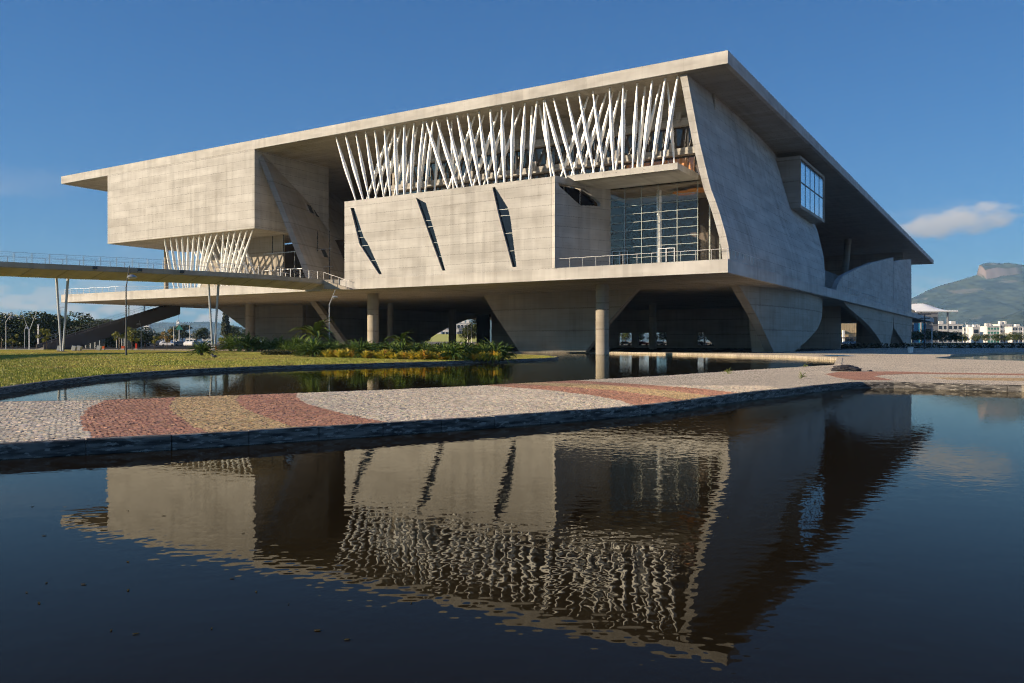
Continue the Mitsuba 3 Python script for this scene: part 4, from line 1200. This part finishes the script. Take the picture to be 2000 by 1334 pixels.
cars = [(330, 240, 0, 0), (338, 243, 10, 2), (346, 246, 80, 0), (355, 240, 20, 4), (364, 250, 0, 1), (372, 238, 75, 0), (381, 236, 70, 0), (392, 240, 80, 1), (385, 262, 0, 0), (322, 250, 90, 0), (270, 230, 0, 0),
        (250, 225, 0, 4), (312, 255, 0, 2), (403, 250, 0, 0), (280, 235, 20, 1), (1222, 300, 0, 1), (1243, 300, 10, 2), (1256, 305, 0, 3), (1285, 290, 0, 0), (1290, 320, 0, 4), (1368, 290, 0, 1), (1655, 330, 0, 0),
        (1662, 332, 0, 1), (1676, 335, 0, 2), (1690, 335, 0, 4)]
for i, (px_, Y, r_, c_) in enumerate(cars):
    nm = ['white', 'silver', 'black', 'red', 'dark grey'][c_]
    where = 'in the parking area seen under the left terrace' if px_ < 1000 else 'seen through the dark undercroft'
    t = thing('parked_car', f'{nm} car parked {where}', 'car', f'{nm} cars parked {where}')
    tw = T().translate([*at(px_, Y), .2]).rotate([0, 0, 1], r_)
    again(t, 'body', BODY[c_], to_world=tw)
    again(t, 'windows', GLZ, to_world=tw)
    for w in WH:
        again(t, 'wheel', w, to_world=tw)

# ------------------------------------------------------------------ far buildings
PALE = mat('pale_wall', two({'type': 'diffuse', 'reflectance': rgb(.68, .66, .62)}))
BEIGE = mat('beige_wall', two({'type': 'diffuse', 'reflectance': rgb(.50, .40, .25)}))
WIN = mat('far_window', two({'type': 'plastic', 'diffuse_reflectance': rgb(.03, .04, .05)}))
GREEN = mat('green_glass', two({'type': 'plastic', 'diffuse_reflectance': rgb(.06, .25, .17)}))
BLUE = mat('blue_panel', two({'type': 'diffuse', 'reflectance': rgb(.03, .30, .52)}))
DBLUE = mat('dark_blue_panel', two({'type': 'diffuse', 'reflectance': rgb(.01, .05, .16)}))
LIME = mat('lime_wall', two({'type': 'diffuse', 'reflectance': rgb(.48, .52, .22)}))
GREYW = mat('grey_wall', two({'type': 'diffuse', 'reflectance': rgb(.22, .23, .25)}))


def block(px0, px1, Y, z1, label, m=None, floors=3, cols=6, z0=0.0, depth=None, winm=None, name='white_building', roofbits=True):
    t = thing(name, label, 'building')
    x0, x1 = at(px0, Y)[0], at(px1, Y)[0]
    w = x1 - x0
    D = depth or max(10, w * .6)
    part(t, 'wall', wb((x0 + x1) / 2, Y + D / 2, z0, w, D, z1 - z0), m or PALE)
    part(t, 'roof', wb((x0 + x1) / 2, Y + D / 2, z1 + .01, w + .8, D + .8, .5), m or PALE)
    if roofbits:
        r = np.random.default_rng(int(px0 * 7))
        for _ in range(2):
            rx = r.uniform(x0 + w * .15, x1 - w * .15)
            part(t, 'roof_house', wb(rx, Y + D * .4, z1 + .5, w * .18, D * .3, (z1 - z0) * .16), m or PALE)
    fh, cw = (z1 - z0) / floors, w / cols
    for i in range(floors):
        for j in range(cols):
            f = part(t, 'window', wb(x0 + cw * (j + .5), Y - .06, z0 + fh * (i + .28), cw * .66, .2, fh * .5), winm or WIN)
            if i == 0 or fh < 2.2:
                continue
            part(f, 'sill', wb(x0 + cw * (j + .5), Y - .16, z0 + fh * (i + .24), cw * .74, .35, fh * .05), m or PALE)
    return t


def dist_z(py, Y):
    return 1.6 + (667 - py) / 1589. * Y


block(1832, 1880, 640, dist_z(634, 640), 'white three storey flats right of the terrace end', floors=3, cols=5)
block(1882, 1900, 700, dist_z(640, 700), 'narrow white flats between the two larger white buildings', floors=4, cols=3)
block(1900, 1926, 660, dist_z(640, 660), 'plain pale block behind the single lamp mast', floors=2, cols=2)
block(1928, 1952, 640, dist_z(638, 640), 'white flats with green glazed balconies', floors=4, cols=4, winm=GREEN)
block(1953, 1976, 680, dist_z(634, 680), 'white stepped flats with roof terraces', floors=4, cols=4)
block(1977, 1997, 660, dist_z(639, 660), 'white flats at the right edge of the photo', floors=4, cols=4)
block(1998, 2060, 680, dist_z(640, 680), 'white flats just outside the right edge', floors=4, cols=6)
w_ = thing('retaining_wall', 'long low beige wall along the far right bank', 'wall')
put(key_for('face', w_), wb(*at(1920, 300), .1, 75, .8, dist_z(670, 300) - .1), BEIGE)
part(w_, 'coping', wb(*at(1920, 300), dist_z(670, 300) + .002, 75.4, 1.2, .2), PALE)
hg = thing('bank_hedge', 'dark low hedge along the edge of the far right pool', 'hedge')
m, c = leaf_cloud([(i * 2.2, 0, .45, 1.7, 1.0, .75) for i in range(-26, 30)], 9000, .2, 9, (.012, .016, .007), (.05, .06, .02))
put(key_for('leaves', hg), m, VLEAF, color=c, to_world=T().translate([*at(1905, 172), .2]))
part(hg, 'stems', cat([tube([(i * 2.2 + at(1905, 172)[0], 172, .1), (i * 2.2 + at(1905, 172)[0], 172, .9)], .06, 5) for i in range(-26, 30)]), BARK, kind='stuff')

# white membrane canopy on masts and the coloured sports building under it
t = thing('membrane_canopy', 'white tent like membrane canopy behind the right end of the terrace', 'canopy')
Y = 430
xs_ = [at(p, Y)[0] for p in (1775, 1806, 1848)]
g = []
for i in range(13):
    for j in range(9):
        a, b = i / 12, j / 8
        px_ = 1768 + 80 * a
        ridge = 592 + (abs(px_ - 1804) / 44) ** 1.1 * 15.5 * (1 if px_ > 1804 else .25)
        eave = 609
        py = ridge + (eave - ridge) * abs(2 * b - 1) ** .8
        g.append((at(px_, Y)[0], Y + (b - .5) * 22, dist_z(py, Y)))
f = [[i * 9 + j, (i + 1) * 9 + j, (i + 1) * 9 + j + 1] for i in range(12) for j in range(8)] + [[i * 9 + j, (i + 1) * 9 + j + 1, i * 9 + j + 1] for i in range(12) for j in range(8)]
part(t, 'membrane', trimesh.Trimesh(np.array(g), np.array(f)), WHITE, smooth=30)
part(t, 'edge_beam', tube([(at(1768, Y)[0], Y - 11.2, dist_z(609.5, Y)), (at(1848, Y)[0], Y - 11.2, dist_z(609.5, Y))], .45, 8), WHITE)
for p in (1782, 1833):
    part(t, 'mast', tube([(at(p, Y)[0], Y - 9, 0), (at(p, Y)[0], Y - 9, dist_z(609, Y))], .5, 8), GREYW)
t = block(1770, 1832, 450, dist_z(612, 450), 'grey hall under the white canopy with blue panels', m=GREYW, floors=2, cols=5, roofbits=False, name='sports_hall')
for p0, p1, m_ in ((1772, 1780, PALE), (1785, 1793, DBLUE), (1794, 1801, BLUE), (1802, 1808, DBLUE)):
    x0, x1 = at(p0, 449)[0], at(p1, 449)[0]
    part(t, 'panel', wb((x0 + x1) / 2, 449, .2, x1 - x0, .6, dist_z(632, 449)), m_)

# sunlit beige hall seen between the right ground walls
t = thing('beige_hall', 'sunlit beige hall with white pillars seen under the right flank', 'building')
Y = 395
x0, x1 = at(1615, Y)[0], at(1735, Y)[0]
part(t, 'wall', wb((x0 + x1) / 2, Y + 12, 0, x1 - x0, 20, dist_z(628, Y)), BEIGE)
for p in np.arange(1617, 1735, 5.2):
    part(t, 'upper_panel', wb(at(p, Y)[0], Y + 1.6, dist_z(650, Y), 1.2, .6, 5.0), BEIGE)
for p in (1648, 1680, 1712):
    part(t, 'pillar', wb(at(p, Y)[0], Y + .5, 0, .9, .9, dist_z(645, Y)), WHITE)
for p in np.arange(1622, 1730, 9):
    part(t, 'opening', wb(at(p, Y)[0], Y + 1.8, .6, 1.5, .5, 3.2), WIN)
part(t, 'canopy', wb((x0 + x1) / 2, Y - 6, dist_z(661, Y), x1 - x0, 8, .5), DARKM)

# white flats and lime wall seen through the arch
block(838, 862, 560, dist_z(640, 560), 'white flats at the left of the arch view', floors=3, cols=3)
block(862, 884, 600, dist_z(633, 600), 'white flats behind the thin column in the arch', floors=3, cols=3)
block(885, 920, 640, dist_z(632, 640), 'white flats right of the thin column in the arch', floors=3, cols=5)
block(822, 838, 600, dist_z(636, 600), 'pale stepped flats at the far left of the arch view', floors=3, cols=2)
block(896, 912, 500, dist_z(643, 500), 'grey glazed block in front of the white flats in the arch', m=GREYW, floors=2, cols=3)
t = thing('lime_wall', 'long pale lime green wall seen through the arch', 'wall')
put(key_for('face', t), wb(*at(880, 330), .2, 28, .6, dist_z(653.5, 330)), LIME)
part(t, 'base', wb(*at(880, 329), .2, 28.4, .6, 1.3), GREYW)
# left far town
block(281, 291.5, 1500, dist_z(633, 1500), 'slender white tower block on the left horizon', floors=8, cols=2, roofbits=False, name='tower_block')
for p0, p1, Y, py, lab in ((270, 278, 700, 647, 'small white block left of the far tower'), (300, 318, 520, 655, 'low white building right of the far tower'), (338, 352, 600, 656, 'low white shed before the far hill'), (395, 412, 500, 655, 'white building behind the lone lawn plant'),
                           (356, 384, 640, 653, 'long blue grey shed beyond the parked cars'), (446, 484, 300, 661, 'beige low building beside the slanted wall'), (318, 334, 700, 652, 'pale house with roof terraces before the far hill')):
    block(p0, p1, Y, dist_z(py, Y), lab, m=BEIGE if p0 == 446 else None, floors=2, cols=4, roofbits=False)
for px0, px1, Y, lab in ((163, 202, 165, 'long white bus shed roof behind the stair'), (232, 254, 175, 'dark parked truck right of the tall lamp')):
    t = thing('shelter', lab, 'shelter')
    x0, x1 = at(px0, Y)[0], at(px1, Y)[0]
    part(t, 'roof', wb((x0 + x1) / 2, Y, 2.5, x1 - x0, 3.0, .3), PALE if px0 < 200 else DARKM)
    part(t, 'wall', wb((x0 + x1) / 2, Y + 1, .2, x1 - x0 - .4, .3, 2.28), WIN)
    for k in np.linspace(.04, .96, 5):
        part(t, 'post', wb(x0 + (x1 - x0) * k, Y - 1.2, .2, .14, .14, 2.3), PALE)
# green triangular sign on a pole and a lattice antenna
t = thing('triangle_sign', 'green triangular sign raised on a tall pole', 'sign')
x, y = at(350.5, 280)
part(t, 'pole', tube([(x, y, 0), (x, y, dist_z(644, 280))], .22, 8), GALV)
tp = Polygon([(-1.25, 0), (1.25, 0), (0, 1.7)])
m = trimesh.creation.extrude_polygon(tp, .5, engine='earcut')
m.vertices = np.c_[m.vertices[:, 0] + x, m.vertices[:, 2] + y - .25, m.vertices[:, 1] + dist_z(644, 280)]
part(t, 'board', m, GREEN)
t = thing('antenna_tower', 'lattice antenna tower rising behind the green sign', 'tower')
x, y = at(348, 600)
zt = dist_z(615, 600)
for sx, sy in ((-1, -1), (1, -1), (1, 1), (-1, 1)):
    part(t, 'leg', tube([(x + .9 * sx, y + .9 * sy, 0), (x + .5 * sx, y + .5 * sy, zt - 4)], .16, 5), GALV)
for z in np.arange(3, zt - 4, 2.2):
    part(t, 'brace', cat([tube([(x - .85, y - .8, z), (x + .85, y - .8, z + 2)], .08, 4), tube([(x + .85, y - .8, z), (x - .85, y - .8, z + 2)], .08, 4)]), GALV)
part(t, 'spire', tube([(x, y, zt - 5), (x, y, zt)], .12, 5), GALV)
for z in (zt - 9, zt - 6.5):
    part(t, 'aerial', wb(x, y, z, 2.2, 1.6, 1.5), WHITE)

# ------------------------------------------------------------------ hills
def hill(name, label, prof, Y0, wf, wb_, seed, rough, nx=220, ny=44, cap=None):
    pr = np.array(prof, float)
    xs = np.linspace(pr[0, 0], pr[-1, 0], nx)
    X = (xs - 1000) / 1589. * Y0
    H = np.interp(xs, pr[:, 0], 667 - pr[:, 1]) / 1589. * Y0
    vv = np.r_[np.linspace(-1, -.2, ny - 30), np.linspace(-.19, .1, 25), np.linspace(.15, 1, 8)]
    Yv = Y0 + np.where(vv < 0, vv * wf, vv * wb_)
    fall = np.where(vv < 0, (1 + vv) ** 1.25, 1 - vv)
    XX, YY = np.meshgrid(X, Yv)
    n1 = meshkit.fbm(np.stack([XX / rough, YY / rough, 0 * XX], -1), 5, seed) - .5
    n2 = meshkit.fbm(np.stack([XX / rough * 3.1, YY / rough * 3.1, 0 * XX], -1), 4, seed + 5) - .5
    Z = H[None] * fall[:, None]
    spread = np.sin(np.pi * np.clip(fall, 0, 1))[:, None]
    Z = Z * (1 + .9 * n1 * spread) + H[None] * .12 * n2 * spread + rough * .012 * n2 * (Z > 3)
    if cap:
        cp = np.array(cap, float)
        add = np.interp(xs, cp[:, 0], cp[:, 1], left=0, right=0) / 1589. * Y0
        win = np.clip((.035 - np.abs(vv + .01)) / .015, 0, 1)
        Z = Z + add[None] * win[:, None] * (1 + .18 * n2)
    Z = np.where(fall[:, None] <= 0, -.45, np.maximum(Z, -.45))
    i, j = np.meshgrid(np.arange(len(Yv) - 1), np.arange(nx - 1), indexing='ij')
    q = np.stack([i * nx + j, i * nx + j + 1, (i + 1) * nx + j + 1, (i + 1) * nx + j], -1).reshape(-1, 4)
    t = thing(name, label, 'hill', kind='structure')
    put(t, trimesh.Trimesh(np.stack([XX, YY, Z], -1).reshape(-1, 3), np.vstack([q[:, [0, 1, 2]], q[:, [0, 2, 3]]]), process=False), FOREST, smooth=35)


hill('mountain', 'forested mountain with a flat rocky summit on the right', [(1560, 667), (1640, 640), (1720, 612), (1787, 579), (1812, 566), (1838, 556), (1870, 547), (1892, 541), (1912, 535), (1940, 529), (1970, 525), (2000, 524), (2045, 536), (2100, 565), (2180, 600), (2300, 640), (2420, 667)],
     5200, 1900, 1200, 3, 420, nx=420, ny=60, cap=[(1910.5, 0), (1913, 17), (1922, 19), (1935, 18), (1948, 15), (1958, 13), (1970, 13), (1985, 10), (2005, 7), (2035, 0)])
hill('foothill', 'lower green foothill in front of the mountain', [(1880, 667), (1905, 655), (1925, 645), (1955, 630), (1985, 612), (2010, 602), (2060, 592), (2140, 600), (2250, 640), (2350, 667)], 3400, 900, 700, 8, 300)
hill('far_hill', 'low blue hill range on the left horizon', [(225, 667), (255, 650), (272, 641), (285, 634), (300, 630), (318, 629), (340, 629.5), (375, 628.5), (405, 627), (425, 629), (445, 634), (465, 637), (490, 641), (520, 650), (560, 658), (640, 667)], 6400, 1400, 900, 12, 420)
hill('middle_hill', 'blue hill seen through the arch under the terrace', [(640, 667), (760, 650), (800, 642), (830, 636), (860, 628), (885, 623), (905, 619), (930, 616), (960, 617), (1000, 626), (1080, 645), (1160, 640), (1250, 648), (1400, 655), (1500, 667)], 6000, 1500, 900, 15, 420)

# ------------------------------------------------------------------ evening haze
scene['haze_medium'] = {'type': 'homogeneous', 'albedo': {'type': 'rgb', 'value': [.72, .88, .98]}, 'sigma_t': {'type': 'rgb', 'value': [4.4e-5, 6.4e-5, 9e-5]}}
scene['haze'] = {'type': 'cube', 'to_world': T().translate([0, 2900, 298.5]).scale([6500, 5950, 300]), 'bsdf': {'type': 'null'}, 'interior': {'type': 'ref', 'id': 'haze_medium'}}
labels['haze'] = {'label': 'thin evening haze over the far hills', 'category': 'haze', 'kind': 'stuff'}
scene['camera']['medium'] = {'type': 'ref', 'id': 'haze_medium'}
